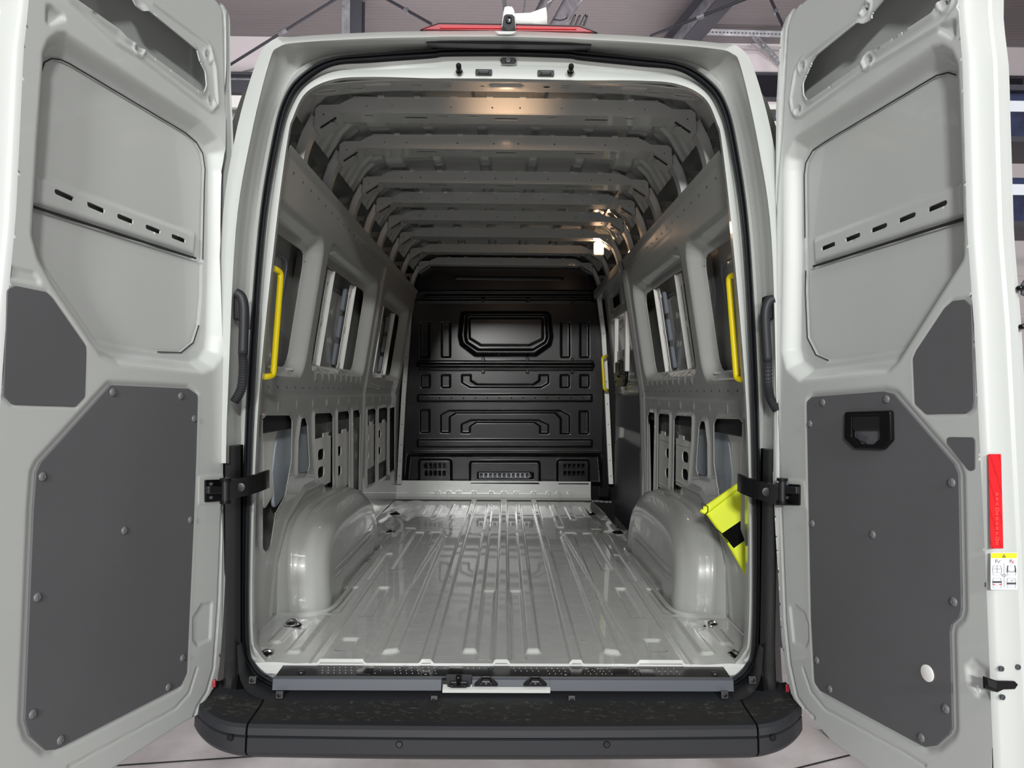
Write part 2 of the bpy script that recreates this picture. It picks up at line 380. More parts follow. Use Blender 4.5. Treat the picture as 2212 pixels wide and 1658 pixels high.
# perforated strut rails
def perf(name, a, b, wdt, lab, nh):
    d = b-a; t = empty(name, a); mtx = frame((0, 0, 0), d, Vector((0, -.4, 1)))
    holes = [slot((d.length*(i+.35)/nh, 0), (d.length*(i+.65)/nh, 0), wdt*.16, 3) for i in range(nh)]
    mb = MB(); mb.plate(rrect(0, -wdt/2, d.length, wdt/2, .004, 1), holes, .004, 0, mtx); mb.build('slotted_strip', M['steel'], t)
    mb = MB(); mb.box((0, wdt/2, -.03), (d.length, wdt/2+.004, .002), mtx=mtx); mb.box((0, -wdt/2-.004, -.03), (d.length, -wdt/2, .002), mtx=mtx); mb.build('side_flange', M['steel'], t)
    tag(t, lab, 'rail', 'perforated support rails')
perf('perforated_rail', at_y(1495, 68, 6.6), at_y(1720, 75, 6.6), .06, 'horizontal perforated steel rail beside the slanted roof beam', 28)
perf('perforated_rail', at_z(1628, 76, CZ-.03), at_y(1700, 150, BY-.06), .055, 'sloping perforated steel rail next to the right door top', 12)
# cable trunking and conduits above the roof
for lab, p, q, hw in (('wide galvanised cable duct right of the rear-view camera', (1243, -10), (1204, 56), .075), ('narrow galvanised cable duct nearest the rear-view camera', (1188, -10), (1158, 44), .045)):
    a = at_y(*q, 5.2); b = at_y(*p, 4.4); t = empty('cable_duct', a); mtx = frame((0, 0, 0), b-a, (0, -1, -.3)); L = (b-a).length
    mb = MB(); mb.box((-.5, -.02, -hw), (L, .0, hw), mtx=mtx); mb.build('duct_back', M['steel'], t)
    mb = MB(); mb.box((-.5, 0, -hw), (L, .05, -hw+.006), mtx=mtx); mb.box((-.5, 0, hw-.006), (L, .05, hw), mtx=mtx); mb.build('duct_side', M['steel'], t)
    tag(t, lab, 'cable duct')
for lab, pts, r in (('black cable looping down from the wide duct', [(1245, 5), (1241, 18), (1232, 33), (1215, 43), (1195, 42)], .007),
                    ('grey conduit pipe rising directly behind the rear-view camera', [(1088, -8), (1090, 10), (1091, 25)], .02),
                    ('thin white wire hanging left of the narrow duct', [(1134, -8), (1133, 12), (1128, 34)], .008)):
    ps = [at_y(*p, 4.9) for p in pts]; t = MB().tube([p-ps[0] for p in cat(ps, 4)], r, 8).build('cable', M['darksteel'] if 'black' in lab else M['steel'], None, True)
    t.location = ps[0]; tag(t, lab, 'cable')
t = empty('spray_tubes', at_y(1240, 56, 4.9)); tag(t, 'bundle of small metal tubes with black tips behind the roof lamp', 'pipe')
for p, q in (((1232, 56), (1241, 36)), ((1243, 56), (1251, 37)), ((1252, 58), (1263, 36)), ((1260, 58), (1267, 38))):
    a = at_y(*p, 4.9)-t.location; b = at_y(*q, 4.9)-t.location
    tb = MB().tube([a-(b-a), b], .014, 8).build('tube', M['chrome'], t); MB().tube([b, b+(b-a)*.25], [.012, .004], 8).build('tip', M['gap'], tb)
# storage rack with cartons seen past the right door
t = empty('storage_rack', at_y(2190, 300, 3.0)); q = t.location; tag(t, 'dark storage rack of blue cartons at the right picture edge', 'shelf')
for z0 in (.0, -.62, .38):
    mb = MB(); mb.box((-.1, 0, z0-.02), (1.6, .5, z0+.02)); mb.build('shelf_board', M['darksteel'], t)
mb = MB(); mb.box((-.12, 0, -q.z), (-.07, .06, .9)); mb.build('upright', M['darksteel'], t)
M['carton'] = mat('navy_carton', (.018, .025, .07), .5, var=.5, vscale=9)
for i in range(1):
    for j, z0 in enumerate((.02, -.598)):
        c = empty('carton', (q.x-.05+i*.34, q.y+.05, q.z+z0)); tag(c, ('lower' if j else 'upper')+' navy blue carton with a pale label on the rack at the right picture edge', 'box', 'cartons on the rack')
        MB().box((0, 0, 0), (.31, .38, .33 if j else .34), bev=.004).build('carton_body', M['carton'], c)
        MB().box((.04, -.003, .2), (.2, .0, .28)).build('paper_label', M['label'], c)

# ================================================================== the van
van = empty('van', (0, 0, 0)); tag(van, 'light grey high-roof panel van seen from behind, both rear doors open, cargo hold empty', 'van')
# ---- rear frame (loops traced at their own depths, mirrored about the van's centre line)
def half_loop(px, ys, n=6):
    ys = ys if isinstance(ys, (list, tuple)) else [ys]*len(px)
    pts = [at_y(*p, y) for p, y in zip(px, ys)]; pts[0].x = 0 if abs(pts[0].x) < .05 else pts[0].x
    if abs(pts[-1].x) < .03: pts[-1].x = 0
    c = cat(pts, n); return c
def full(half, closed=True):
    r = [Vector((-p.x, p.y, p.z)) for p in half[::-1]]
    if closed: return r[:-1]+half          # bottom-centre(right) ... top ... bottom-centre(left)
    return r[:-1]+half
I1 = [(1088, 170), (965, 169), (930, 169), (806, 166), (722, 171), (662, 199), (633, 253), (621, 301), (595, 500), (559, 860), (546, 1180), (546, 1368), (557, 1408), (585, 1440), (600, 1452)]
IR = [(1088, 170), (965, 169), (930, 169), (806, 166), (722, 171), (662, 199), (634, 253), (623, 301), (601, 500), (568, 860), (556, 1180), (556, 1368), (567, 1405), (590, 1434), (602, 1446)]
SI = [(1088, 121), (965, 122), (930, 126), (806, 135), (722, 142), (668, 172), (632, 215), (606, 300), (574, 500), (549, 860), (538, 1180), (538, 1385), (552, 1435), (592, 1464), (602, 1466)]
MI = [(1088, 149), (965, 149), (930, 152), (806, 157), (722, 160), (665, 184), (633, 230), (612, 301), (584, 500), (553, 860), (542, 1180), (542, 1378), (559, 1420), (591, 1452), (602, 1458)]
M1 = [(1088, 141), (965, 141), (930, 143), (806, 149), (722, 153), (665, 180), (632, 226), (609, 301), (579, 500), (551, 860), (540, 1180), (540, 1380), (557, 1425), (591, 1457), (602, 1462)]
fl = lambda L, Y: full(half_loop(L, Y))
l_I1 = fl(I1, .0); l_M = fl(MI, .006); l_M1 = fl(M1, .03); l_SI = fl(SI, .02)
l_I2 = full([p+Vector((0, 0, 0)) for p in [Vector((p.x*1.0, .075, p.z)) for p in half_loop(I1, .0)]])
def inset(L, dx, dz, Y):                                      # push a loop away from the opening (or towards it)
    return [Vector((p.x+(dx if p.x > 0 else -dx), Y, p.z+(dz if p.z > 1.9 else 0))) for p in L]
l_I3 = inset(l_I1, .07, .05, .22)
loft('inner_flange', [l_SI, l_M1, l_M, l_I1, inset(l_I1, .004, .004, .03)], M['paint'], van, smooth=50)
# outer frame
E = [(1088, 79), (965, 79), (930, 80), (800, 83), (655, 91), (603, 101), (581, 135), (541, 300), (509, 500), (492, 860), (489, 940), (488, 1000)]
O = [(1088, 66), (965, 67), (930, 67), (800, 70), (640, 79), (583, 90), (549, 147), (507, 300), (478, 500), (462, 860), (460, 940), (459, 1000)]
G = [(1088, 104), (963, 104), (930, 106), (800, 112), (700, 121), (640, 152), (606, 208), (577, 300), (547, 500), (520, 860), (518, 940), (517, 1000)]
l_E = fl(E, -.10); l_O = fl(O, -.06); l_G = fl(G, .02)
l_E2 = fl([(p[0]*.9+1088*.1 if 0 else p[0]+ (2 if i > 4 else 0), p[1]+ (5 if i < 6 else 0)) for i, p in enumerate(E)], -.085)
G0 = [(G[i][0]*.55+E[i][0]*.45, G[i][1]*.62+E[i][1]*.38) for i in range(len(E))]
l_G0 = fl(G0, -.02)
l_SE = fl([(a+ (3 if i > 4 else 0), b+(2 if i < 6 else 0)) for i, (a, b) in enumerate(G)], .005)
body = loft('rear_frame', [inset(l_O, .06, -.01, 1.0), inset(l_O, .035, .0, .25), inset(l_O, .01, .0, .02), l_O, l_E, l_E2, l_G0, l_G, l_SE, fl([(a+14 if i > 4 else a, b+(10 if i < 6 else 0)) for i, (a, b) in enumerate(G)], .02)], M['paint'], van, smooth=45)
# seal
SO = [(1088, 102), (965, 103), (932, 106), (806, 115), (715, 126), (652, 159), (614, 208), (588, 300), (557, 500), (532, 860), (523, 1180), (523, 1385), (538, 1442), (572, 1474), (640, 1491), (850, 1500), (1088, 1503)]
SI2 = SI[:12]+[(553, 1433), (586, 1462), (645, 1476), (850, 1486), (1088, 1489)]
def mix(a, b, t): return [(p[0]*(1-t)+q[0]*t, p[1]*(1-t)+q[1]*t) for p, q in zip(a, b)]
def yb(v): return [v]*11+[v, v-.01, v-.03, v-.05, v-.055, v-.055]
sl = [full(half_loop(mix(SO, SI2, t), yb(y), 6)) for t, y in ((-.05, .015), (0, -.012), (.12, -.022), (.26, -.018), (.34, -.004), (.42, -.012), (.58, -.018), (.66, .0), (.8, .004), (1, .004), (1.05, .02))]
loft('door_seal', sl, M['rubber'], van, smooth=60)
# header inner reinforcement (the holed underside behind the opening)
xs = np.linspace(-.66, .66, 300); ys = np.linspace(.03, .235, 44)
hz = lambda x: at_y(1088, 171, 0).z + (-.03*np.clip((np.abs(x)-.3)/.36, 0, 1)**2)
H0 = []
for s in (-1, 1):
    H0 += [oval(s*.30, .12, .022, .02), oval(s*.195, .09, .014, .012), oval(s*.197, .135, .015, .013), oval(s*.50, .15, .02, .022), oval(s*.53, .12, .006, .006), oval(s*.335, .1, .005, .005), oval(s*.60, .15, .028, .02)]
fe = [('fill', rrect(-.06, .08, .06, .15, .02), .006, .012)]
for s in (-1, 1):
    fe += [('fill', [(s*.2+s*a, b) for a, b in rrect(.17, .07, .27, .15, .02)], .006, .01), ('line', oval(s*.60, .15, .045, .035), .012, -.006, True), ('line', oval(s*.50, .15, .03, .03), .008, -.004, True)]
relief('header_reinforcement', M['inpaint'], van, xs, ys, fe, None, H0, lambda U, V, H: (U, V, hz(U)+.004+(V-.03)*.26-H), rim=.004)
# D-pillar inner return (flat grey strip beside each side opening)
for s in (-1, 1):
    a = [p for p in half_loop(I1, .0)][20:]
    l1 = [Vector((s*-p.x if s > 0 else p.x, .03, p.z)) for p in a]
    l1 = [Vector((s*abs(p.x), .03, p.z)) for p in a]
    l1 = [Vector((s*abs(p.x), .0, p.z)) for p in a]
    b2 = [p for p in half_loop(IR, .10)][20:]
    l2 = [Vector((s*abs(p.x), .10, p.z)) for p in b2]; l3 = [Vector((s*(abs(p.x)+.06), .14, p.z)) for p in b2]
    loft('pillar_return', [l1, l2, l3], M['inpaint'], van, smooth=50)
# ---- side walls
zb = [0, .30, .85, 1.0, 1.49, 1.63, 1.66]; xb = [.862, .862, .845, .82, .745, .72, .705]
def xw(z): return np.interp(z-F, zb, xb)
def wpx(p, s, mir=True):                              # traced pixel on the left wall -> (y, z); iterate x(z)
    X = .8
    for _ in range(6):
        q = at_x(p[0], p[1], -X if s < 0 else X); X = float(xw(q.z))
    return (q.y, q.z)
c2 = lambda P: crop(520, 840, .2774, P); c1 = lambda P: crop(520, 400, .2774, P)
low = [ # (polygon on left wall, fillet)
    (c2([(150, 235), (175, 205), (365, 205), (385, 240), (378, 560), (330, 830), (255, 965), (215, 1230), (175, 1270), (150, 1240), (150, 900)]), .03),
    (c2([(455, 230), (490, 225), (505, 280), (522, 600), (505, 650), (425, 660), (432, 400)]), .02),
    (c2([(560, 190), (690, 185), (706, 215), (706, 850), (650, 840), (640, 760), (585, 700), (562, 400)]), .015),
    (c2([(742, 178), (825, 170), (836, 200), (832, 860), (745, 862)]), .015),
    (c2([(862, 168), (908, 160), (920, 200), (912, 800), (866, 835)]), .012),
    (c2([(976, 160), (1030, 150), (1044, 170), (1042, 720), (976, 750)]), .012),
    (c2([(1064, 152), (1124, 140), (1136, 165), (1132, 665), (1064, 710)]), .012),
    (c2([(1150, 150), (1180, 140), (1192, 150), (1192, 620), (1150, 650)]), .008)]
low = [fillet([wpx(p, -1) for p in pl], r, 4) for pl, r in low]
WIN = [(.02, F+.90, .735, F+1.49), (.815, F+.925, 1.99, F+1.50), (2.24, F+.93, 3.38, F+1.50)]
def side_wall(s):
    yend = 3.56 if s < 0 else 2.14
    u = np.arange(.10, yend, .0085); v = np.arange(F, F+1.662, .0078)
    fe = []; ho = []
    for i, (a, z0, b, z1) in enumerate(WIN):
        if a > yend: continue
        a_ = a-.5 if i == 0 else a
        fe.append(('fill', rrect(a_, z0, b, z1, .10), -.062, .05))
        fe.append(('line', rrect(a_+.036, z0+.036, b-.036, z1-.05, .07), .008, .004, True))
        fe.append(('fill', fillet([(a_+.1, z1-.045), (b-.12, z1-.045), (b-.22, z1-.012), (a_+.2, z1-.008)], .02), -.012, .012))
        ho.append(rrect(a_+.05, z0+.05, b-.05, z1-.07, .06))
    for pl in low:
        if min(p[0] for p in pl) > yend-.03: continue
        c = np.mean(pl, 0); ho.append(pl)
        fe.append(('line', pl, .02, .010, True))
    fe += [('line', [(.1, F+.838), (yend-.02, F+.838)], .006, -.006, False), ('line', [(.1, F+1.565), (yend, F+1.565)], .004, -.004, False),
           ('line', [(2.09, F), (2.09, F+1.6)], .010, .012, False), ('line', [(2.13, F), (2.13, F+1.6)], .006, -.005, False)]
    for i in range(14):
        yy = .2+i*.245
        if yy < yend: fe.append(('line', [(yy, F+.785), (yy, F+.812)], .008, .006, False))
    for i in range(9): 
        fe.append(('line', [(.93+i*.125, F+.905), (.90+i*.125, F+.955)], .012, .007, False))
    # wheel-arch flare line
    fe.append(('line', [(.42, F+.02), (.47, F+.2), (.6, F+.34), (.85, F+.425), (1.2, F+.42)], .02, .008, False))
    ho = ho+[oval(.2+i*.105, F+.865, .004, .006, 6) for i in range(0)]
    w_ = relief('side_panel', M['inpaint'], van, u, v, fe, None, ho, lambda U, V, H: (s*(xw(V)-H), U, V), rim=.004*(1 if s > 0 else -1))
    # rivet holes along the belt: small dark plugs
    mb = MB()
    for i in range(30):
        yy = .2+i*.11
        if yy > yend-.05: break
        for zz in (F+.868, F+1.60):
            x = float(xw(zz)); mb.box((s*x-.0012, yy-.0025, zz-.004), (s*x+.0012, yy+.0025, zz+.004))
    q = mb.build('belt_hole', M['gap'], van); q['kind'] = 'stuff'
    # outer skin behind the openings
    mb = MB(); yo = yend if s < 0 else 2.16
    n = 24; prof = [(.62, 1.11), (.75, 1.07), (.85, .96), (.885, .86), (.90, .7), (.915, .3), (.925, 0), (.945, -.3), (.945, -.857)]
    vs = []; 
    for x, h in prof: vs += [(s*x, .06, CAM.z+h), (s*x, 4.6 if s < 0 or h > .68 else yo+.05, CAM.z+h)]
    mb.add(vs, [(2*i, 2*i+1, 2*i+3, 2*i+2) for i in range(len(prof)-1)]); mb.build('outer_side_skin', M['inpaint'], van, smooth=50)
    # white slotted plates in the lower bays
    for pq, ov in (([(679, 944), (713, 944), (713, 1048), (683, 1048)], [(693, 981), (693, 1019)]), ([(723, 935), (752, 935), (751, 1054), (723, 1054)], [(731, 974), (731, 1017)]), ([(788, 918), (808, 917), (807, 1010), (788, 1010)], [(792, 945), (792, 984)]), ([(814, 913), (834, 912), (833, 997), (815, 997)], [(819, 937), (819, 973)])):
        qq = [at_x(x, y, -.905) for x, y in pq]; oo_ = [at_x(x, y, -.905) for x, y in ov]
        y0, y1 = min(p.y for p in qq), max(p.y for p in qq); z0, z1 = sum(p.z for p in qq[2:])/2, sum(p.z for p in qq[:2])/2
        if y1 > yend: continue
        mt = Matrix(((0, 0, -s, s*.905), (1, 0, 0, 0), (0, 1, 0, 0), (0, 0, 0, 1)))
        hl = [slot((p.y-.035, p.z), (p.y+.035, p.z), .027) for p in oo_]
        mb = MB(); mb.plate(fillet([(y0, z0), (y1, z0), (y1, z1), (y1-.05, z1), (y1-.05, z1+.02), (y1-.16, z1+.02), (y1-.16, z1), (y0, z1)], .004, 2), hl, .004, 0, mt)
        mb.box((s*.905-.006, y0, z0+.02), (s*.905+.0, y1, z0+.023)); mb.box((s*.905-.006, y0, z1-.03), (s*.905, y1, z1-.027))
        mb.build('slotted_plate', M['plate'], van)
        mb = MB(); mb.box((s*.94-.012, y0+.02, z0+.02), (s*.94+.0, y1-.02, z1-.02)); mb.build('plate_backing', M['gap'], van)
    # blue-grey film sheets behind the rear triangle openings
    for pl in (c2([(165, 290), (290, 300), (250, 420), (230, 640), (245, 820), (165, 960)]), c2([(300, 270), (350, 235), (385, 260), (380, 560), (330, 830), (250, 940), (232, 650), (262, 420)]), c2([(440, 230), (500, 250), (525, 640), (415, 670)])):
        pp = [(at_x(x, y, -.905).y, at_x(x, y, -.905).z) for x, y in pl]
        mt = Matrix(((0, 0, -s, s*.905), (1, 0, 0, 0), (0, 1, 0, 0), (0, 0, 0, 1)))
        mb = MB(); mb.plate(fillet(pp, .03, 4), (), .014, .004, mt); mb.build('insulation_film', M['foam'] if pl[0][0] > 570 else M['plate'], van, smooth=60)
    # dark cavity rail above the lower openings
    mb = MB(); mb.box((s*.89-.03, .12, F+.70), (s*.89+.03, yend-.06, F+.775), bev=.008); mb.build('cavity_rail', M['gap'], van)
    # window bays: slotted uprights and grey foam pads
    for (y0, y1, i) in ((.02, .735, 0), (.815, 1.99, 1), (2.24, 3.38, 2)):
        if y0 > yend: continue
        L = y1-y0; z0, z1 = F+.97, F+1.41
        for fx in ((.25,) if i == 0 else (.30, .72)):
            yy = y0+L*fx
            def PT(y, z, d): return (s*(float(xw(z))+.08+d), y, z)
            a = Vector(PT(yy, z0, 0)); b = Vector(PT(yy, z1, 0)); mt = frame(a, b-a, (0, 1, 0)); LL = (b-a).length
            mb = MB(); mb.plate(rrect(-.02, -.032, LL+.02, .032, .01), [slot((.05, .004), (LL*.44, .004), .014), slot((LL*.56, .004), (LL-.05, .004), .014)], .004, .001, mt)
            mb.box((-.02, .028, -.02), (LL+.02, .032, .02), mtx=mt)
            up_ = mb.build('slotted_upright', M['plate'], van)
            mb = MB(); mb.box((.03, -.03, -.0012), (LL-.03, .03, .0012), mtx=Matrix.Translation((s*.014, 0, 0)) @ mt); mb.build('slot_shade', M['gap'], up_)  # black sheet added behind the slots in place of their shade
            for k in range(3):
                za = z0+.02+k*(z1-z0)*.33; zc = za+(z1-z0)*.27
                q0 = Vector(PT(yy-.075, za, .01)); q1 = Vector(PT(yy-.075, zc, .01)); m2 = frame(q0, q1-q0, (0, 1, 0))
                mb = MB(); mb.plate(rrect(0, -.022, (q1-q0).length, .022, .015), (), .02, .004, m2); mb.build('foam_pad', M['pad'], van, smooth=60)
        # pressed blank closing the window opening from outside
        bu_ = np.arange(max(y0, .12), y1, .03); bv_ = np.arange(F+.90, F+1.50, .02)
        relief('window_blank', M['inpaint'], van, bu_, bv_, [('fill', rrect(max(y0+.09, .14), F+.99, y1-.09, F+1.40, .06), .012, .03)], None, [], lambda U, V, H: (s*(xw(V)+.135-H), U, V))
        # weather strip of the window blank
        pts = [Vector((s*(float(xw(z))+.115), y, z)) for y, z in rrect(max(y0+.09, .12), F+1.0, y1-.09, F+1.38, .05, 4)]
        pts.append(pts[0]); mb = MB().tube(pts, .004, 6); mb.build('blank_bead', M['pad'], van, True)
        zz = F+.93
        for k in range(6 if i else 3):
            yk = y0+.08+k*(L-.16)/(5 if i else 2); x = float(xw(zz))
            MB().box((s*(x+.04)-.018, yk-.005, zz+.006), (s*(x+.04)+.018, yk+.005, zz+.018), bev=.003).build('sill_rib', M['inpaint'], van)
for s in (-1, 1): side_wall(s)
# ---- roof
RX = np.linspace(-.64, .64, 236); RYv = np.linspace(.22, 4.4, 460)
BOWS = [.32, .70, 1.19, 1.56, 1.95, 2.40, 2.92, 3.44]
def rz(x): return CAM.z+np.interp(np.abs(x), [0, .3, .55, .64], [1.115, 1.11, 1.098, 1.078])
fe = []
edges = [.24]+BOWS+[4.3]
for i in range(len(edges)-1):
    a, b = edges[i]+.02, edges[i+1]-.005
    for x in (-.525, -.325, -.10, .125, .345, .55):
        wx = .03 if abs(x) < .5 else .05
        fe.append(('fill', rrect(x-wx, a, x+wx, b, .006, 1), .018, .014))
    fe.append(('fill', rrect(-.64, b-.10, .64, b, .004, 1), .008, .02))
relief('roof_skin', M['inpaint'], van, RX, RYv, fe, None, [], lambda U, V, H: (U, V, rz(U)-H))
bt = [(0, 1.058), (.30, 1.057), (.553, 1.05), (.575, 1.04), (.60, 1.026), (.668, 1.024), (.684, 1.012), (.688, .943)]
bl = [(.605, .998), (.3, 1.001), (0, 1.002)]
hf = bt+bl
prof = hf+[(-x, z) for x, z in hf[::-1][1:-1]]
fh = [oval(x, (1.022 if abs(x) < .55 else .99), .0035, .0035, 6) for x in (-.655, -.56, -.50, -.41, -.2, -.05, .05, .2, .41, .50, .56, .655)]
bowmb = MB(); bowmb.plate(prof, fh, .003, 0, XZ)
# stepped top lip + bead
bowmb.box((-.55, 0, 1.052), (.55, .03, 1.056))
sh = [slot((x-.035, .045), (x+.035, .045), .009, 3) for x in (-.33, .0, .33)]+[slot((x-.013, .028), (x+.013, .028), .006, 3) for x in (-.5, -.23, -.12, .17, .45)]
bowmb.plate([(-.605, 0), (.605, 0), (.605, .095), (-.605, .095)], sh, .003, 0, Matrix.Translation((0, 0, 1.0)))
for s in (-1, 1):
    a = (s*.605, 0, .998); b = (s*.688, 0, .943); c = (s*.688, .12, .943); d = (s*.605, .12, .998)
    bowmb.add([a, b, c, d], [(0, 1, 2, 3)]); bowmb.add([(s*.605, .095, 1.0), (s*.605, .12, 1.06), (0, .095, 1.06), (0, .095, 1.0)], [(0, 1, 2, 3)])
    bowmb.box((s*.62-.002, .03, .972), (s*.675+.002, .075, .974), mtx=None)
    for k in range(4):  # clips on the top lip
        x = s*(.06+k*.13); bowmb.box((x-.013, -.002, 1.05), (x+.013, .01, 1.062), bev=.003)
bowme = bowmb.mesh('roof_bow')
slm = MB()
for s in (-1, 1): slm.box((s*.645-.034, .02, .9695), (s*.645+.034, .035, .972), mtx=Matrix.Translation((s*.645, 0, .971)) @ Matrix.Rotation(s*.585, 4, 'Y') @ Matrix.Translation((-s*.645, 0, -.971)))
slme = slm.mesh('dark_slot')
def rib(s):
    mb = MB(); cl = [(.686, .985), (.700, .955), (.722, .91), (.738, .86), (.742, .835), (.738, .815)]
    c = cat([Vector((s*x, 0, z)) for x, z in cl], 4)
    P0 = []
    for i, p in enumerate(c):
        t = (c[min(i+1, len(c)-1)]-c[max(i-1, 0)]).normalized(); n = Vector((t.z, 0, -t.x))*s*-1
        if n.x*s > 0: n = -n
        P0.append((p, n))
    # hat section: (offset inward, y)
    sec = [(-.012, -.05), (-.012, -.03), (.012, -.022), (.014, .022), (-.01, .03), (-.012, .05)]
    vs = []; 
    for p, n in P0:
        for a, yy in sec: q = p+n*a; vs.append((q.x, yy+.04, q.z))
    k = len(sec); fs = [(i*k+j, i*k+j+1, (i+1)*k+j+1, (i+1)*k+j) for i in range(len(P0)-1) for j in range(k-1)]
    mb.add(vs, fs)
    # outboard bracket with an oval hole
    mt = Matrix.Translation((s*.775, .05, .885)) @ XZ
    mb.plate(rrect(-.035, -.045, .04, .045, .008), [slot((0, -.014), (0, .014), .011)], .004, 0, mt)
    mb.tube([(s*.775-.03, .045, .93), (s*.775+.045, .045, .93)], .004, 6); mb.tube([(s*.775-.03, .045, .842), (s*.775+.045, .045, .842)], .004, 6)
    return mb.mesh('hoop_rib')
ribs = [rib(-1), rib(1)]
for yb_ in BOWS:
    bw = link('roof_bow', bowme, M['inpaint'], van); bw.location = (0, yb_, CAM.z)
    q = link('dark_slot', slme, M['gap'], bw)
    for r_ in ribs:
        o = link('hoop_rib', r_, M['inpaint'], van, smooth=50); o.location = (0, yb_, CAM.z)
for s in (-1, 1):                                       # cavity end sheets in the roof edge, seen as dark corners
    mb = MB(); vs = [(s*.6, 0, 1.09), (s*.70, 0, 1.02), (s*.70, 0, 1.0), (s*.6, 0, 1.03)]
    # wrinkled transition sheet between roof and ribs
    u = np.linspace(.22, 4.4, 500); v = np.linspace(0, 1, 14)
    def plc(U, V, H, s=s): 
        x = np.interp(V, [0, .5, 1], [.62, .675, .735]); z = np.interp(V, [0, .5, 1], [1.09, 1.05, .96]); return (s*(x-H*.6), U, CAM.z+z-H)
    ft = [('line', [(y+.05, -.2), (y+.12, 1.2)], .02, .01, False) for y in np.arange(.25, 3.4, .085)]
    relief('roof_edge_sheet', M['inpaint'], van, u, v, ft, None, [], plc)
for s in (-1, 1):                                       # belt rail clips along the wall top
    for i, yy in enumerate(np.arange(.45, 3.3, .36)):
        MB().box((s*.755-.014, yy, F+1.64), (s*.755+.014, yy+.05, F+1.66), bev=.004).build('wall_top_clip', M['black'], van)
# ---- load floor
fu = np.arange(-.862, .8625, .0056); fv = np.arange(-.004, 3.535, .0085)
fe = []
def strip(pts, dep, wd=.009): fe.append(('fill', pts, dep, wd))
for s in (-1, 1):
    q = lambda P: [(s*a, b) for a, b in P]
    strip(q([(.430, -.05), (.580, -.05), (.580, 2.16), (.345, 2.16)]), .013, .008)
    strip(q([(.214, -.05), (.260, -.05), (.260, 3.6), (.214, 3.6)]), .013, .008)
    strip(q(fillet([(.335, .09), (.392, .07), (.42, 2.0), (.335, 2.0)], .01, 2)), .011, .009)
    strip(q(rrect(.078, .085, .130, 2.10, .008, 2)), .011)
    strip(q(rrect(.030, .03, .084, .845, .006, 2)), -.007)
    strip(q(rrect(.484, .43, .536, .845, .01, 2)), -.008)
    strip(q(rrect(.484, .07, .545, .19, .01, 2)), -.007)
    strip(q(rrect(.47, 1.15, .53, 2.08, .01, 2)), -.007)
    strip(q(rrect(.36, 2.02, .44, 2.09, .01, 2)), -.007)
    strip(q(rrect(.652, .075, .705, .47, .015, 3)), .008)
    strip(q(rrect(.745, .17, .795, .34, .015, 3)), .007)
    strip(q(rrect(.625, .52, .70, .89, .015, 3)), -.006)
    strip(q(rrect(.58, 1.0, .62, 1.56, .01, 2)), -.006)
    strip(q(rrect(.675, 1.9, .72, 2.1, .01, 2)), -.006)
    strip(q(rrect(.34, 2.32, .39, 3.25, .01, 2)), .008)
    strip(q(rrect(.45, 2.6, .50, 3.2, .01, 2)), .008)
    strip(q(rrect(.56, 2.72, .61, 3.2, .01, 2)), .007)
    strip(q(rrect(.082, 2.21, .128, 3.3, .01, 2)), .008)
    strip(q(rrect(.55, 2.25, .62, 2.31, .01, 2)), -.006)
    strip(q(rrect(.66, 2.62, .72, 2.68, .01, 2)), -.006)
    for x, y in ((.71, .37), (.79, .085), (.70, 1.65), (.72, 2.15), (.72, 2.72)):
        fe.append(('fill', oval(s*x, y, .045, .05), -.007, .018))
    fe.append(('line', q([(.60, -.1), (.60, .5), (.62, 2.16)]), .006, -.004, False))
    for k in range(5):                                    # scattered dimples
        fe.append(('fill', oval(s*(.28+.05*k/2), .2+.31*k, .008, .008, 8), .002, .006))
strip([(-.028, -.05), (.028, -.05), (.028, 3.6), (-.028, 3.6)], .013, .008)
fe.append(('fn', lambda P: -.006*sm((P[:, 1]-2.157)/.009)))
fe.append(('fn', lambda P: .0022*np.sin(P[:, 0]*37+np.sin(P[:, 1]*5))*np.sin(P[:, 1]*9+1.3*np.sin(P[:, 0]*11))*sm((np.abs(P[:, 0])-.55)/.1)))
well = [at_z(x, y, F) for x, y in ((1277, 1079), (1304, 1104), (1330, 1136), (1346, 1142))]
wellp = fillet([(p.x, p.y) for p in well]+[(.90, 2.27), (.90, 3.47)], .01, 2)
floor_o = relief('load_floor', M['floorpaint'], van, fu, fv, fe, None, [wellp], lambda U, V, H: (U, V, F+H), rim=.012)
# step well at the sliding door
mb = MB(); vs = []; pw = [(p.x, p.y) for p in well]+[(.90, 2.27), (.90, 3.47)]
n = len(pw); vs = [(x, y, F-.004) for x, y in pw]+[(x, y, F-.22) for x, y in pw]
mb.add(vs, [(i, (i+1) % n, n+(i+1) % n, n+i) for i in range(n)]+[tuple(range(n, 2*n))])
for k in range(9): mb.box((.74, 2.4+k*.11, F-.219), (.88, 2.43+k*.11, F-.212))
mb.build('step_well', M['black'], van)
# front kick plate of the floor
ku = np.arange(-.862, .70, .008); kv = np.linspace(0, 1, 40)
kf = [('line', [(x, -.1), (x, .45)], .02, .008, False) for x in (-.53, -.44, -.36, -.24, -.1, 0, .1, .24, .36, .44, .53)]+[('line', [(-.9, .3), (.8, .3)], .01, .004, False)]
def kplace(U, V, H):
    y = np.interp(V, [0, .2, .35, 1], [3.47, 3.525, 3.54, 3.548]); z = np.interp(V, [0, .2, .35, 1], [0, .012, .04, .14])
    return (U, y-H, F+z)
relief('front_kick_plate', M['floorpaint'], van, ku, kv, kf, None, [], kplace)
MB().box((-.80, -.002, F-.035), (.80, .012, F-.002)).build('sill_flange', M['floorpaint'], van)
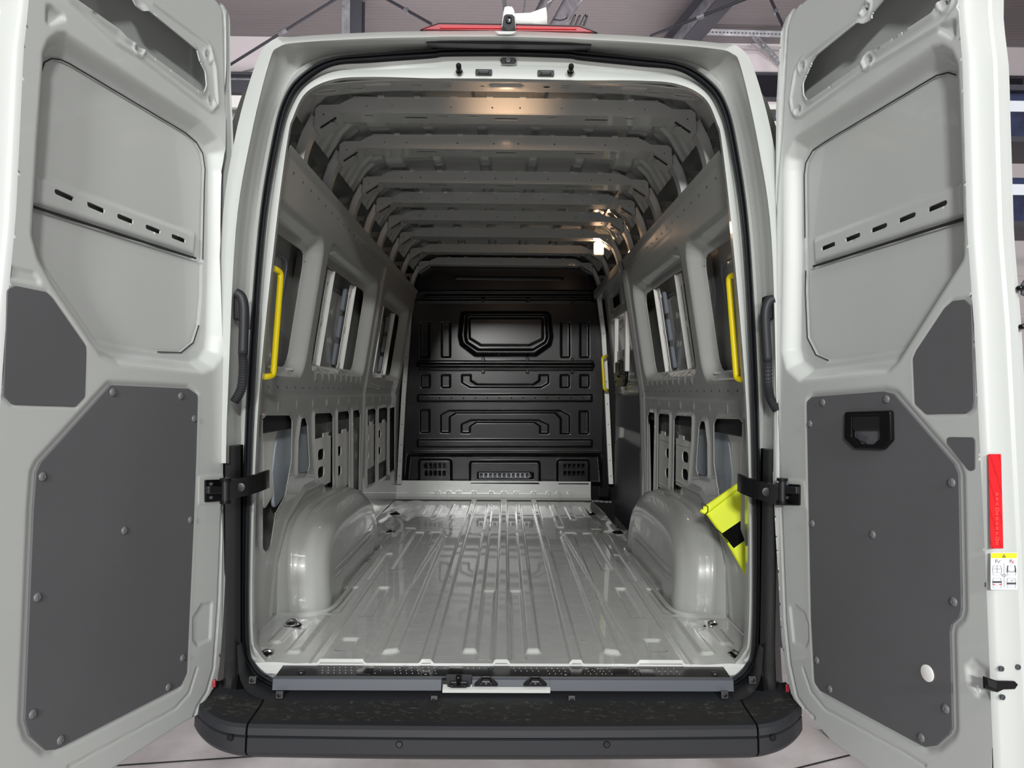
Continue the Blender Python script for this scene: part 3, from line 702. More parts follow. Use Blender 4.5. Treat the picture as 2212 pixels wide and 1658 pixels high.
# tie-down rings
def ring_me():
    mb = MB(); mb.lathe([(.0, -.004), (.034, -.004), (.036, 0), (.030, .004), (.026, -.002), (.0, -.003)], 20)
    return mb
r0 = ring_me().mesh('cup'); mb = MB()
mb.tube([(.017*math.cos(a), .017*math.sin(a)*.7, .008+.008*math.sin(a)) for a in np.linspace(0, 2*math.pi, 17)], .0045, 6, cap=False); r1 = mb.mesh('ring')
mb = MB(); mb.box((-.02, -.006, 0), (.02, .006, .01), bev=.003); r2 = mb.mesh('pivot')
TL = [(630, 1345), (1540, 1348), (577, 1412), (1592, 1411), (788, 1208), (1386, 1210), (846, 1146), (1334, 1147), (853, 1107), (1276, 1107)]
for i, (px, py) in enumerate(TL):
    p = at_z(px, py, F+.004); c = link('tie_down_cup', r0, M['black'], van, smooth=True); c.location = (p.x, p.y, F-.003)
    for nm, me in (('ring', r1), ('pivot_bar', r2)):
        o = link(nm, me, M['black'] if nm == 'pivot_bar' else M['chrome'], c)
        o.rotation_euler[2] = .5*i
# ---- wheel arches
def arch(s):
    vs = []; N = 56; rings = []
    Rr = .12
    for x in (.875, .835, .815, .805, .795, .775): rings.append((x, 0, .009 if abs(x-.805) < .003 else (.004 if x in (.815, .795) else 0)))
    for k in range(1, 9):
        a = k/8*math.pi/2; rings.append((.68+Rr-Rr*math.sin(a)-.0, Rr*(1-math.cos(a)), .007 if k in (3,) else 0))
    for k in range(1, 9): rings.append((.68+.003*math.sin(k), Rr+k*.034, 0))
    for x, off, bd in rings:
        for i in range(N+1):
            a = math.pi*i/N; c, sn = math.cos(a), math.sin(a)
            hy = (.645 if c > 0 else .66); ex = .56 if c > 0 else .66
            y = 1.14-math.copysign(abs(c)**ex, c)*(hy-off+bd); z = (sn**.55 if sn > 0 else 0)*(.375-off*.9+bd)
            lean = .03*z/.4
            vs.append((s*(x+lean), y, F-.004+z))
    K = len(rings); fs = [(j*(N+1)+i, j*(N+1)+i+1, (j+1)*(N+1)+i+1, (j+1)*(N+1)+i) for j in range(K-1) for i in range(N)]
    fs.append(tuple((K-1)*(N+1)+i for i in range(N+1)))
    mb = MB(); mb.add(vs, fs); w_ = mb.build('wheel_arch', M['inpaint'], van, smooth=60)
    pts = [(s*(x), y, F+.006) for x, y in cat([Vector((.84, .46, 0)), Vector((.76, .465, 0)), Vector((.69, .50, 0)), Vector((.645, .60, 0)), Vector((.635, .8, 0)), Vector((.635, 1.5, 0)), Vector((.66, 1.8, 0)), Vector((.75, 1.93, 0))], 5) for x, y in ((x, y),)] if 0 else None
    base = cat([Vector((s*.85, .475, F+.004)), Vector((s*.76, .475, F+.004)), Vector((s*.70, .50, F+.004)), Vector((s*.665, .58, F+.004)), Vector((s*.66, .8, F+.004)), Vector((s*.66, 1.5, F+.004)), Vector((s*.68, 1.72, F+.004)), Vector((s*.76, 1.84, F+.004))], 5)
    MB().tube(base, .009, 6).build('weld_flange', M['inpaint'], w_, True)
    mb = MB()
    for z in (.10, .13): mb.tube([(s*.68, .66, F+z), (s*.68, .70, F+z), (s*.68, 1.46, F+z), (s*.68, 1.5, F+z)], [.0005, .003, .003, .0005], 6)
    mb.build('pressed_bead', M['inpaint'], w_, True)
for s in (-1, 1): arch(s)
# ---- bulkhead
c3 = lambda P: crop(860, 540, .3137, P)
def b3(P, r=0, n=3):
    q = [at_y(x, y, 3.56) for x, y in c3(P)]; pl = [(p.x, p.z) for p in q]; return fillet(pl, r, n) if r else pl
def b3r(x0, y0, x1, y1, r=.012): return b3([(x0, y0), (x1, y0), (x1, y1), (x0, y1)], r)
bu = np.arange(-.80, .795, .0056); bv = np.arange(F+.12, F+1.86, .0056)
out = [at_y(x, y, 3.56) for x, y in ((864, 1050), (866, 640), (884, 622), (893, 600), (898, 572), (935, 562), (1262, 568), (1272, 602), (1292, 632), (1306, 690), (1316, 1050))]
fe = []
wA = b3([(430, 420), (1050, 420), (1068, 600), (1055, 660), (950, 735), (530, 735), (425, 655), (412, 590)], .04)
fe += [('fill', wA, .03, .035), ('fill', b3([(465, 440), (1025, 440), (1035, 600), (1020, 640), (930, 695), (550, 695), (465, 640), (455, 590)], .035), -.028, .02),
       ('fill', b3([(485, 465), (1000, 465), (1000, 615), (905, 660), (570, 660), (488, 610)], .02), .012, .012)]
def ringf(pl, d=.008): fe.append(('fill', pl, d, .012))
for x0 in (150, 295, 1118, 1250): ringf(b3r(x0, 495, x0+68, 742), -.012)
for x0 in (155, 295, 1115, 1250): ringf(b3r(x0, 855, x0+68, 950), -.012)
ringf(b3([(435, 855), (505, 855), (505, 895), (545, 920), (930, 920), (968, 895), (968, 855), (1040, 855), (1040, 918), (985, 950), (495, 950), (435, 915)], .008), -.012)
ringf(b3r(132, 990, 1338, 1045), .012); ringf(b3r(130, 1300, 1338, 1358), .012)
for x0, a, b in ((150, 1095, 1260), (1245, 1105, 1268)): ringf(b3r(x0, a, x0+70, b), -.012)
ringf(b3([(290, 1260), (290, 1130), (350, 1100), (1120, 1100), (1185, 1135), (1185, 1268), (1115, 1268), (1115, 1160), (1080, 1125), (400, 1125), (360, 1150), (360, 1260)], .008), -.012)
ringf(b3([(432, 1262), (432, 1195), (500, 1165), (970, 1165), (1040, 1200), (1040, 1266), (972, 1266), (972, 1215), (935, 1190), (540, 1190), (500, 1215), (500, 1262)], .008), -.012)
fe += [('line', b3([(200, 318), (1330, 318)]), .018, .018, False), ('line', b3([(150, 285), (1330, 285)]), .012, .01, False), ('fill', b3r(120, 340, 1340, 362, .004), .006, .006),
       ('fill', b3r(60, 375, 1360, 470, .02), -.02, .02) if 0 else ('line', b3([(400, 190), (1130, 198)]), .01, .01, False),
       ('line', b3([(150, 790), (1330, 792)]), .028, .022, False), ('line', b3([(150, 768), (1335, 768)]), .008, .010, False), ('line', b3([(150, 822), (1335, 822)]), .008, .010, False),
       ('line', b3([(100, 1392), (1390, 1392)]), .01, .008, False), ('fill', b3([(60, 1400), (1400, 1400), (1420, 1620), (40, 1620)], .02), -.03, .03)]
ringf(b3r(138, 1436, 370, 1640, .03), .035); ringf(b3r(490, 1450, 980, 1640, .03), .04); ringf(b3r(1092, 1440, 1320, 1640, .03), .035)
fe.append(('fill', b3r(545, 1525, 935, 1578, .01), -.02, .02))
ho = []
for k in range(5):
    for a in (1465, 1515): ho.append(b3r(182+k*31, a, 205+k*31, a+38, .004))
for k in range(5):
    for a in (1470, 1518): ho.append(b3r(1138+k*31, a, 1160+k*31, a+34, .004))
for k in range(14): ho.append(oval(*b3([(205+k*82, 1018)])[0], .006, .006, 6))
bk = relief('bulkhead', M['bulk'], van, bu, bv, fe, [(p.x, p.z) for p in out], ho, lambda U, V, H: (U, 3.56-H, V), rim=.004)
mb = MB(); mb.box((-1.0, 3.72, F-.2), (1.0, 3.74, F+2.1)); mb.build('cab_closure_sheet', M['black'], bk)  # black sheet added behind the bulkhead to stop outside light showing through
for k in range(11):
    x0 = 560+k*31.5; a = at_y(*c3([(x0, 1532)])[0], 3.53); b = at_y(*c3([(x0+26, 1568)])[0], 3.53)
    mb = MB()
    for bx in (((a.x, 3.52, b.z), (b.x, 3.54, b.z+.0015)), ((a.x, 3.52, a.z-.0015), (b.x, 3.54, a.z)), ((a.x-.001, 3.52, b.z), (a.x+.001, 3.54, a.z)), ((b.x-.001, 3.52, b.z), (b.x+.001, 3.54, a.z))): mb.box(*bx)
    mb.build('vent_cell', M['steel'], bk)
for x0, yy in ((585, 348), (895, 350), (1200, 352), (585, 752), (890, 752), (1197, 752), (585, 835), (890, 835), (1197, 835)):
    p = at_y(*c3([(x0, yy)])[0], 3.54); MB().box((p.x-.012, 3.525, p.z-.014), (p.x+.012, 3.555, p.z+.014), bev=.004).build('rail_clip', M['black'], bk)
# cross rail of the bulkhead (tube with end bolts)
a = at_y(*c3([(170, 792)])[0], 3.53); b = at_y(*c3([(1335, 797)])[0], 3.53); MB().tube([a, b], .012, 10).build('cross_rail', M['bulk'], bk, True)
# joining strips left and right of the bulkhead
for s, pts in ((-1, [(888, 622), (882, 720), (872, 850), (866, 960), (862, 1045)]), (1, [(1293, 632), (1304, 720), (1311, 850), (1316, 960), (1320, 1045)])):
    P = [at_y(x, y, 3.50) for x, y in pts]; vs = []; fs = []
    for p in P: vs += [(p.x-.017, 3.50, p.z), (p.x+.017, 3.50, p.z), (p.x+.017, 3.535, p.z), (p.x-.017, 3.535, p.z)]
    for i in range(len(P)-1):
        for k in range(4): fs.append((i*4+k, i*4+(k+1) % 4, i*4+4+(k+1) % 4, i*4+4+k))
    st_ = MB().add(vs, fs).build('joining_strip', M['steel' if s > 0 else 'inpaint'] if s < 0 else M['plate'], van)
    for k in range(10):
        t = (k+.5)/10*(len(P)-1); i = int(t); p = P[i].lerp(P[min(i+1, len(P)-1)], t-i)
        MB().lathe([(.004, -.001), (.0045, .002), (.003, .004)], 8, Matrix.Translation((p.x, 3.50, p.z)) @ Matrix.Rotation(math.pi/2, 4, 'X')).build('rivet', M['darksteel'], st_)
# ---- right side: sliding door seen from inside
Z0 = F-.05
su = np.arange(2.16, 3.50, .008); sv = np.arange(F-.18, F+1.66, .008)
def sp(P, X=.88): q = [at_x(x, y, X) for x, y in P]; return [(p.y, p.z) for p in q]
fe = [('fill', rrect(2.32, F+.92, 3.36, F+1.42, .1), -.03, .03), ('line', rrect(2.42, F+1.0, 3.26, F+1.34, .06), .012, -.006, True), ('fill', rrect(2.30, F+1.46, 2.72, F+1.60, .03), -.012, .012), ('fill', rrect(2.80, F+1.46, 3.3, F+1.60, .03), -.012, .012),
      ('line', [(2.16, F+.86), (3.5, F+.86)], .012, .008, False)]
sd = relief('sliding_door', M['inpaint'], van, su, sv, fe, None, [rrect(2.40, F+1.49, 2.66, F+1.57, .015), rrect(2.86, F+1.49, 3.2, F+1.57, .015)], lambda U, V, H: (.885-.10*np.clip((V-F-.85)/.8, 0, 1)-H, U, V), rim=-.004)
MB().box((.93, 2.1, F-.25), (.94, 3.6, F+1.7)).build('outer_door_skin', M['black'], sd)
mtR = Matrix(((0, 0, -1, .874), (1, 0, 0, 0), (0, 1, 0, 0), (0, 0, 0, 1)))
for pl in ([(2.36, F+.60), (3.40, F+.60), (3.40, F+.84), (2.30, F+.84)], [(2.30, F-.10), (3.42, F-.10), (3.42, F+.47), (3.2, F+.52), (2.36, F+.50)]):
    MB().plate(fillet(pl, .03), (), .006, .002, mtR).build('trim_board', M['board'] if 0 else M['darksteel'], sd)
    
q0 = sp([(1322, 785)], .82)[0]
hb = MB().plate(rrect(2.62, F+.90, 3.12, F+1.16, .10), [rrect(2.74, F+.97, 3.0, F+1.09, .04)], .02, .006, Matrix.Translation((-.045, 0, 0)) @ mtR).build('door_handle', M['black'], sd, 50)
MB().box((.80, 2.76, F+.98), (.822, 2.98, F+1.08), bev=.008).build('pull_lever', M['black'], hb)
for a in (2.68, 3.06):
    for b in (.94, 1.12): MB().lathe([(.009, 0), (.009, .004), (.004, .005)], 8, Matrix.Translation((.818, a, F+b)) @ Matrix.Rotation(-math.pi/2, 4, 'Y')).build('bolt', M['gap'], hb)
for fx in (2.52, 3.0):
    MB().box((.80, fx, F+1.0), (.83, fx+.05, F+1.4), bev=.006).build('slotted_upright', M['plate'], sd)
# rear pillar of the sliding door opening
mb = MB()
for z0, z1, in ((0, 1.66),):
    zs = np.linspace(F-.0, F+1.66, 24); vs = []; fs = []
    for z in zs: x = float(xw(z)); vs += [(x-.01, 2.10, z), (x-.02, 2.135, z), (x-.012, 2.17, z), (x+.05, 2.19, z)]
    for i in range(len(zs)-1):
        for k in range(3): fs.append((i*4+k, i*4+k+1, i*4+5+k, i*4+4+k))
    mb.add(vs, fs)
mb.build('door_pillar', M['inpaint'], van, smooth=60)
zs = np.linspace(F, F+1.62, 20); MB().tube([(float(xw(z))-.0, 2.20, z) for z in zs], .009, 6).build('door_pillar_seal', M['rubber'], van, True)
mb = MB(); mb.box((.70, 2.2, F+1.60), (.80, 3.5, F+1.68), bev=.02); mb.build('door_top_rail', M['inpaint'], van)
p = at_y(1300, 1065, 3.46); MB().box((p.x-.03, 3.42, p.z-.03), (p.x+.06, 3.50, p.z+.05), bev=.01).build('lower_guide', M['black'], van)
# ---- grab handles
def handle(pts, r, par=van):
    P = [pts[0]]
    for i in range(1, len(pts)-1):
        a, b, c = Vector(pts[i-1]), Vector(pts[i]), Vector(pts[i+1]); t = .02
        P += [b+(a-b).normalized()*t, b+(a-b).normalized()*t*.3+(c-b).normalized()*t*.1, b+(c-b).normalized()*t*.3+(a-b).normalized()*t*.1, b+(c-b).normalized()*t]
    P.append(pts[-1]); return MB().tube(P, r, 12).build('grab_handle', M['yellow'], par, 'all')
h1 = handle([at_y(584, 575, .11), at_y(607, 588, .16), at_y(590, 812, .16), at_y(566, 814, .11)], .0105); h1['label'] = 'yellow tubular grab handle on the left rear pillar'
h2 = handle([at_y(1600, 588, .11), at_y(1574, 598, .16), at_y(1591, 818, .16), at_y(1612, 821, .11)], .0105); h2['label'] = 'yellow tubular grab handle on the right rear pillar'
h3 = handle([at_y(1312, 768, 3.40), at_y(1301, 772, 3.36), at_y(1305, 840, 3.36), at_y(1314, 843, 3.40)], .011); h3['label'] = 'small yellow grab handle beside the bulkhead'
# ---- interior lamp (lit) high on the right near the bulkhead
p = at_y(1298, 536, 2.55)
t = MB().box((p.x-.05, p.y-.02, p.z-.05), (p.x+.02, p.y+.02, p.z+.04), bev=.01, mtx=None).build('interior_lamp', M['white'], van)
q = MB(); q.box((-.008, -.006, -.024), (.008, .006, .024), bev=.003); q = q.build('lamp_lens', M['lamp'], t); q.location = (p.x, p.y-.028, p.z); q.rotation_euler = (0, .2, 0)
l = bpy.data.lights.new('cargo_lamp', 'POINT'); l.energy = 2.0; l.color = (1, .62, .36); l.shadow_soft_size = .03
lo = bpy.data.objects.new('cargo_lamp', l); COL.objects.link(lo); lo.location = (p.x-.03, p.y-.07, p.z+.01)
# rear interior lamp below the header shining on the first bow
l = bpy.data.lights.new('header_lamp', 'SPOT'); l.energy = 5; l.color = (1, .62, .38); l.shadow_soft_size = .02; l.spot_size = math.radians(100); l.spot_blend = 1
lo = bpy.data.objects.new('header_lamp', l); COL.objects.link(lo); lo.location = (0.0, .10, CAM.z+.985); lo.rotation_euler = (Vector((0, .3, .055))).to_track_quat('-Z', 'Y').to_euler()
# ---- sill plate with anti-slip studs and its lighter face
zt = F-.008
def sx(px): return at_y(px, 1445, -.03).x
mb = MB(); yo = [(-.006, zt), (-.006, zt-.02), (-.075, zt-.026), (-.082, zt-.006)]
mb.extr([(0, F-.03), (0, zt), (-.078, zt-.004), (-.082, zt-.010), (-.082, zt-.03)], sx(606), sx(1568))
sill = mb.build('sill_plate', M['plastic2'], van)
x0, x1, xl, xr = sx(602), sx(1572), sx(957), sx(1185)
def face(a, b): return MB().extr([(-.078, zt-.006), (-.086, zt-.011), (-.092, zt-.042), (-.06, zt-.044)], a, b)
for a, b in ((x0, xl), (xr, x1)): face(a, b).build('sill_face', M['silver'], sill)
for a, b in ((sx(1022), sx(1080)), (sx(1126), sx(1186))):
    pass
mb = MB(); mb.extr([(-.07, zt-.02), (-.098, zt-.036), (-.098, zt-.046), (-.06, zt-.046)], sx(960), sx(1186)); mb.build('painted_lip', M['paint'], sill)
face(sx(1022), sx(1186)).build('sill_face', M['silver'], sill)
mb = MB(); mb.extr([(-.078, zt-.006), (-.09, zt-.012), (-.09, zt-.02), (-.06, zt-.02)], sx(958), sx(1022)); mb.build('pin_recess', M['plastic2'], sill)
mb = MB()
for g0, g1, rows in ((695, 830, 3), (795, 840, 2), (850, 960, 3), (960, 1060, 1), (1110, 1180, 2), (1180, 1310, 3), (1300, 1390, 3), (1420, 1470, 3)):
    for r_ in range(rows):
        k = int((g1-g0)/12.5)
        for i in range(k):
            x = sx(g0+i*12.5+r_*3); y = -.02-r_*.019
            mb.lathe([(.0016, 0), (.0013, .001), (.0005, .0014)], 6, Matrix.Translation((x, y, zt+.0-(-y)*.05)))
o = mb.build('antislip_stud', M['steel'], sill); o['kind'] = 'stuff'
mb = MB()
for px_, y in ((655, -.05), (872, -.012), (922, -.058), (1060, -.014), (1220, -.058), (1280, -.02), (1540, -.05)):
    MB().lathe([(.012, 0), (.011, .003), (.004, .004)], 14, Matrix.Translation((sx(px_), y, zt-.003))).build('sill_screw_cap', M['plastic2'], sill, 50)
for px_, y in ((790, -.04), (1245, -.04), (1340, -.04), (1395, -.04), (985, -.03)):
    x = sx(px_); MB().box((x-.022, y-.03, zt-.003), (x+.022, y+.03, zt+.0005)).build('tread_inset', M['black'], sill)
# latch strikers and pin in the sill cut-out
def latch(px, py):
    c = at_y(px, py, -.10); mb = MB(); X = XZat(-.102)
    tri = [(c.x-.036, c.z-.014), (c.x+.036, c.z-.014), (c.x+.034, c.z-.006), (c.x+.012, c.z+.013), (c.x+.016, c.z+.016), (c.x-.016, c.z+.016), (c.x-.012, c.z+.013), (c.x-.034, c.z-.006)]
    mb.plate(fillet(tri, .003), (), .008, .002, X); o = mb.build('latch_striker', M['black'], van)
    mb = MB(); mb.tube([(c.x-.016, -.11, c.z-.006), (c.x-.010, -.12, c.z+.006), (c.x+.010, -.12, c.z+.006), (c.x+.016, -.11, c.z-.006)], .003, 8); mb.build('striker_loop', M['darksteel'], o, True)
    MB().lathe([(.005, 0), (.004, .003)], 10, Matrix.Translation((c.x, -.107, c.z-.004)) @ Matrix.Rotation(math.pi/2, 4, 'X')).build('striker_bolt', M['darksteel'], o, True)
latch(1050, 1470); latch(1156, 1470)
c = at_y(991, 1473, -.10); mb = MB(); mb.plate(slot((c.x-.020, c.z-.006), (c.x+.020, c.z-.006), .009), [oval(c.x-.019, c.z-.005, .003, .003, 8), oval(c.x+.019, c.z-.005, .003, .003, 8)], .006, .0015, XZat(-.103))
pin = mb.build('guide_pin', M['black'], van); MB().lathe([(.0065, 0), (.0065, .02), (.008, .022), (.008, .034), (.005, .037)], 14, Matrix.Translation((c.x, -.105, c.z-.004)) @ Matrix.Rotation(math.radians(28), 4, 'X')).build('pin_head', M['black'], pin, 40)
mb = MB(); mb.plate(fillet([(c.x-.034, c.z-.016), (c.x+.034, c.z-.016), (c.x+.040, c.z+.022), (c.x-.040, c.z+.022)], .005), (), .004, 0, XZat(-.094)); mb.build('pin_mount', M['plastic2'], pin)
# ---- bumper
def bump_section(x, corner):
    ax = abs(x); k = sm(np.array([(ax-.70)/.23]))[0]; sh = .012*(ax/.7)**2+.15*max(0, (ax-.74)/.19)**2.2
    yf = -.272+sh; zt_ = .497+.006*k+(.02*k if corner else 0)
    return [(-.05, zt_+.012), (-.125+sh*.2, zt_+.006), (-.150+sh*.4, zt_), (yf+.03, zt_-.004), (yf+.008, zt_-.006), (yf, zt_-.014), (yf-.004, zt_-.032), (yf+.004, zt_-.036), (yf-.004, zt_-.040), (yf-.008, zt_-.078+.002*k), (yf+.004, zt_-.092), (yf+.05, zt_-.12), (yf+.12, zt_-.135)]
def bump(x0, x1, n, name, corner=False):
    xs_ = np.linspace(x0, x1, n); loops = [[(x, y, z) for y, z in bump_section(x, corner)] for x in xs_]
    mb = MB(); N = len(loops[0])
    vs = [p for l in loops for p in l]; fs = [(i*N+k, i*N+k+1, (i+1)*N+k+1, (i+1)*N+k) for i in range(n-1) for k in range(N-1)]
    fs += [tuple(range(N)), tuple((n-1)*N+k for k in range(N))]
    mb.add(vs, fs); o = mb.build(name, M['plastic'], bumper, smooth=32)
    o.data.materials.append(M['dirty'])
    for p in o.data.polygons:
        c_ = p.center
        if p.normal.z > .9 and c_.z > .48 and -.20 < c_.y < -.09: p.material_index = 1
    return o
bumper = MB().box((-.7, -.06, .42), (.7, .05, .50)).build('bumper', M['plastic'], van)
xsL, xsR = at_y(533, 1580, -.26).x, at_y(1637, 1580, -.26).x
bump(xsL+.003, xsR-.003, 50, 'step_section'); bump(-.895, xsL-.003, 16, 'corner_section', True); bump(xsR+.003, .885, 16, 'corner_section', True)
for px_ in (497, 862, 1311, 1670):
    p = at_y(px_, 1608, -.28); ax = abs(p.x); sh = .012*(ax/.7)**2+.15*max(0, (ax-.74)/.19)**2.2
    p = at_y(px_, 1608 if 600 < px_ < 1600 else 1593, -.28+sh)
    o = MB().lathe([(.0085, -.002), (.0098, .001), (.009, .0025), (.0075, .001), (.0, .001)], 20, Matrix.Translation((p.x, p.y+.002, p.z)) @ Matrix.Rotation(math.pi/2, 4, 'X')).build('parking_sensor', M['black'], bumper, 40)
# rear wall between seal and bumper top with its clips
A_ = [(523, 1385), (538, 1443), (572, 1477), (640, 1494), (850, 1503), (1088, 1506)]
B_ = [(512, 1395), (520, 1470), (556, 1506), (640, 1516), (850, 1522), (1088, 1524)]
yA = [-.02, -.03, -.05, -.06, -.06, -.06]; yB = [-.11, -.12, -.12, -.125, -.13, -.13]
full2 = lambda h: h+[Vector((-p.x, p.y, p.z)) for p in h[::-1]][1:]
lA = full2(half_loop(A_, yA, 6)); lB = full2(half_loop(B_, yB, 6))
A0 = full2(half_loop([(x+3, y-3) if i < 5 else (1088, y-3) for i, (x, y) in enumerate(A_)], [.0]*6, 6))
loft('bumper_upper_wall', [A0, lA, lB], M['plastic'], bumper, smooth=60)
for px_, py_ in ((604, 1500), (938, 1510), (1235, 1510), (1565, 1500), (546, 1468), (1625, 1468)):
    p = at_y(px_, py_, -.115); mt = Matrix.Translation(p) @ Matrix.Rotation(math.radians(78), 4, 'X')
    o = MB().box((-.012, -.012, 0), (.012, .012, .005), bev=.003, mtx=mt).build('retaining_clip', M['plastic2'], bumper)
    MB().lathe([(.006, .004), (.006, .009), (.003, .010)], 10, mt).build('clip_screw', M['black'], o)
# corner claddings between the doors and the opening, near-black for the deep void's shade
for s in (-1, 1):
    rows = [(960, 523, 0), (1000, 523, 0), (1180, 523, 0), (1290, 522, .004), (1300, 522, .01), (1385, 524, .012), (1440, 536, .012), (1470, 552, .012), (1500, 560, .01), (1545, 566, -.0)]
    vs = []; fs = []
    for r_, xi, fl_ in rows:
        q = at_y(xi, r_, -.01); z = q.z; xi_ = abs(q.x)
        d = abs(at_y(497, r_, -.12).x)
        fx = .0 if r_ < 1400 else (r_-1400)/145
        prof = [(xi_, .0-.08*fx), (xi_+.012, -.03-.08*fx), (d-.006+0*fx, -.05-.07*fx), (d, -.055-.05*fx), (d+.010, -.062-.05*fx), (d+.035, -.066-.04*fx), (d+.065+.02*fx, -.03)]
        vs += [(s*x, y, z) for x, y in prof]
    N = 7; fs = [(i*N+k, i*N+k+1, (i+1)*N+k+1, (i+1)*N+k) for i in range(len(rows)-1) for k in range(N-1)]+[tuple(range(N))]
    mb = MB(); mb.add(vs, fs); cl = mb.build('corner_cladding', M['black'], van, smooth=30)
    for rr_ in (1195, 1255, 1290):
        p = at_y(512, rr_, -.03); MB().lathe([(.008, -.002), (.008, .004), (.004, .005)], 10, Matrix.Translation((s*(abs(p.x)-.0), -.045, p.z)) @ Matrix.Rotation(math.pi/2, 4, 'X')).build('cladding_screw', M['black'], cl)
    p = at_y(468 if s < 0 else 1697, 1470 if s < 0 else 1480, -.13)
    MB().box((p.x-.006, -.15, p.z-.012), (p.x+.004, -.14, p.z+.010), bev=.002).build('reflector', M['red'], cl)
# ---- hardware on the header
def hy(px, py, y=-.0): return at_y(px, py, y)
for i, (px_, py_) in enumerate(((1045, 156), (1179, 158))):
    p = hy(px_, py_, -.004); mb = MB(); mb.plate(rrect(p.x-.026, p.z-.009, p.x+.026, p.z+.009, .003), (), .005, .001, XZat(p.y)); o = mb.build('header_striker', M['black'], van)
    MB().tube([(p.x-.016, p.y-.001, p.z-.004), (p.x-.014, p.y-.016, p.z-.003), (p.x+.014, p.y-.016, p.z-.003), (p.x+.016, p.y-.001, p.z-.004)], .0022, 8).build('striker_loop', M['darksteel'], o, True)
for px_, py_ in ((992, 153), (1232, 154)):
    p = hy(px_, py_+3, -.004)
    o = MB().lathe([(.009, 0), (.011, .006), (.008, .01), (.008, .016), (.0085, .02), (.0085, .034), (.006, .038)], 16, Matrix.Translation(p) @ Matrix.Rotation(math.radians(78), 4, 'X') ).build('door_buffer', M['black'], van, 40)
p = hy(1098, 131, .012); mb = MB(); mb.plate(fillet([(p.x-.028, p.z), (p.x-.020, p.z+.009), (p.x+.020, p.z+.009), (p.x+.028, p.z), (p.x+.020, p.z-.009), (p.x-.020, p.z-.009)], .006), (), .006, .002, XZat(.012)); o = mb.build('header_grommet', M['gap'], van)
MB().lathe([(.010, 0), (.008, .005), (.003, .005)], 14, Matrix.Translation((p.x, .008, p.z-.001)) @ Matrix.Rotation(math.pi/2, 4, 'X')).build('plug', M['rubber'], o)
for px_, py_ in ((1042, 173), (1042, 184), (1181, 176), (1181, 187)):
    p = at_y(px_, py_+1, .055 if py_ < 180 else .11); MB().lathe([(.012, -.004), (.012, .002), (.006, .003)], 14, Matrix.Translation((p.x, p.y, p.z+.004)) @ Matrix.Rotation(math.pi, 4, 'X')).build('header_screw', M['black'], van, 40)
# lamp ledge: black strip and body lip above the seal, red lamp, camera
def strip_x(pts_px, y0, y1, m, name, par):           # closed pixel outline at y0 extruded to y1
    q = [at_y(a, b, y0) for a, b in pts_px]; mb = MB(); mb.plate([(p.x, p.z) for p in q], (), abs(y1-y0), .001, XZat((y0+y1)/2)); return mb.build(name, m, par)
strip_x([(921, 86), (1000, 84), (1088, 84), (1200, 87), (1278, 93), (1277, 99), (921, 93)], -.06, -.03, M['rubber'], 'lamp_seal_strip', van)
strip_x([(922, 93), (1277, 99), (1268, 109), (1200, 106), (1088, 104), (1000, 104), (940, 106)], .002, .03, M['plastic2'], 'lamp_underside', van)
bl_ = strip_x([(909, 63), (925, 56), (948, 50), (1095, 52), (1252, 56), (1272, 62), (1288, 69), (1095, 66)], -.045, .06, M['red'], 'brake_light', van)
strip_x([(907, 64), (944, 49.5), (948, 48), (1095, 50), (1254, 54), (1262, 56), (1291, 70), (1286, 69), (1252, 56.5), (1095, 52.5), (948, 50.5)], -.048, .07, M['rubber'], 'lamp_bezel', bl_)
strip_x([(955, 57), (1095, 58), (1245, 61), (1245, 63), (1095, 61), (950, 60)], -.049, -.04, M['redtape'], 'inner_reflector', bl_)
cm = strip_x([(1083, 58), (1087, 27), (1090, 15), (1096, 13), (1106, 14), (1110, 20), (1114, 35), (1114, 62), (1104, 62)], -.075, .05, M['steel'], 'rear_view_camera', van)
strip_x([(1085, 56), (1088, 34), (1094, 30), (1107, 31), (1112, 36), (1113, 58), (1104, 66), (1094, 66)], -.095, -.07, M['black'], 'camera_face', cm)
p = at_y(1099, 43, -.097); MB().lathe([(.010, 0), (.010, .004), (.007, .006), (.006, .003), (0, .004)], 20, Matrix.Translation(p) @ Matrix.Rotation(math.pi/2, 4, 'X')).build('camera_lens', M['lens'], cm, 40)
q = strip_x([(1068, 67), (1118, 67), (1110, 72), (1102, 74), (1078, 74)], -.104, -.10, M['inpaint'], 'camera_base', cm)
# roof vent dome and white tube behind the lamp
rf = at_y(1088, 66, 0).z
rx = np.linspace(-.66, .66, 60); ry = np.linspace(.06, 5.4, 120)
relief('roof_panel', M['paint'], van, rx, ry, [('fill', rrect(x-.03, .35, x+.03, 5.2, .02, 2), .006, .02) for x in (-.5, -.25, 0, .25, .5)], None, [], lambda U, V, H: (U, V, rf-.012-.02*(U/.6)**4+H), rim=.003)
t = MB().lathe([(.075, 0), (.07, .06), (.05, .105), (.02, .118), (.0, .12)], 28, Matrix.Translation((.085, .2, rf-.014))).build('roof_vent', M['paint'], van, 60)
a = at_y(1112, 44, .2); b = at_y(1180, 39, .2)
t = MB().tube([Vector(), (b-a)*.5, (b-a)], [.022, .02, .034], 14).build('rolled_cloth', M['white'], None, 'all'); t.location = a; tag(t, 'white rolled plastic sheet lying on the van roof beside the camera', 'sheet')
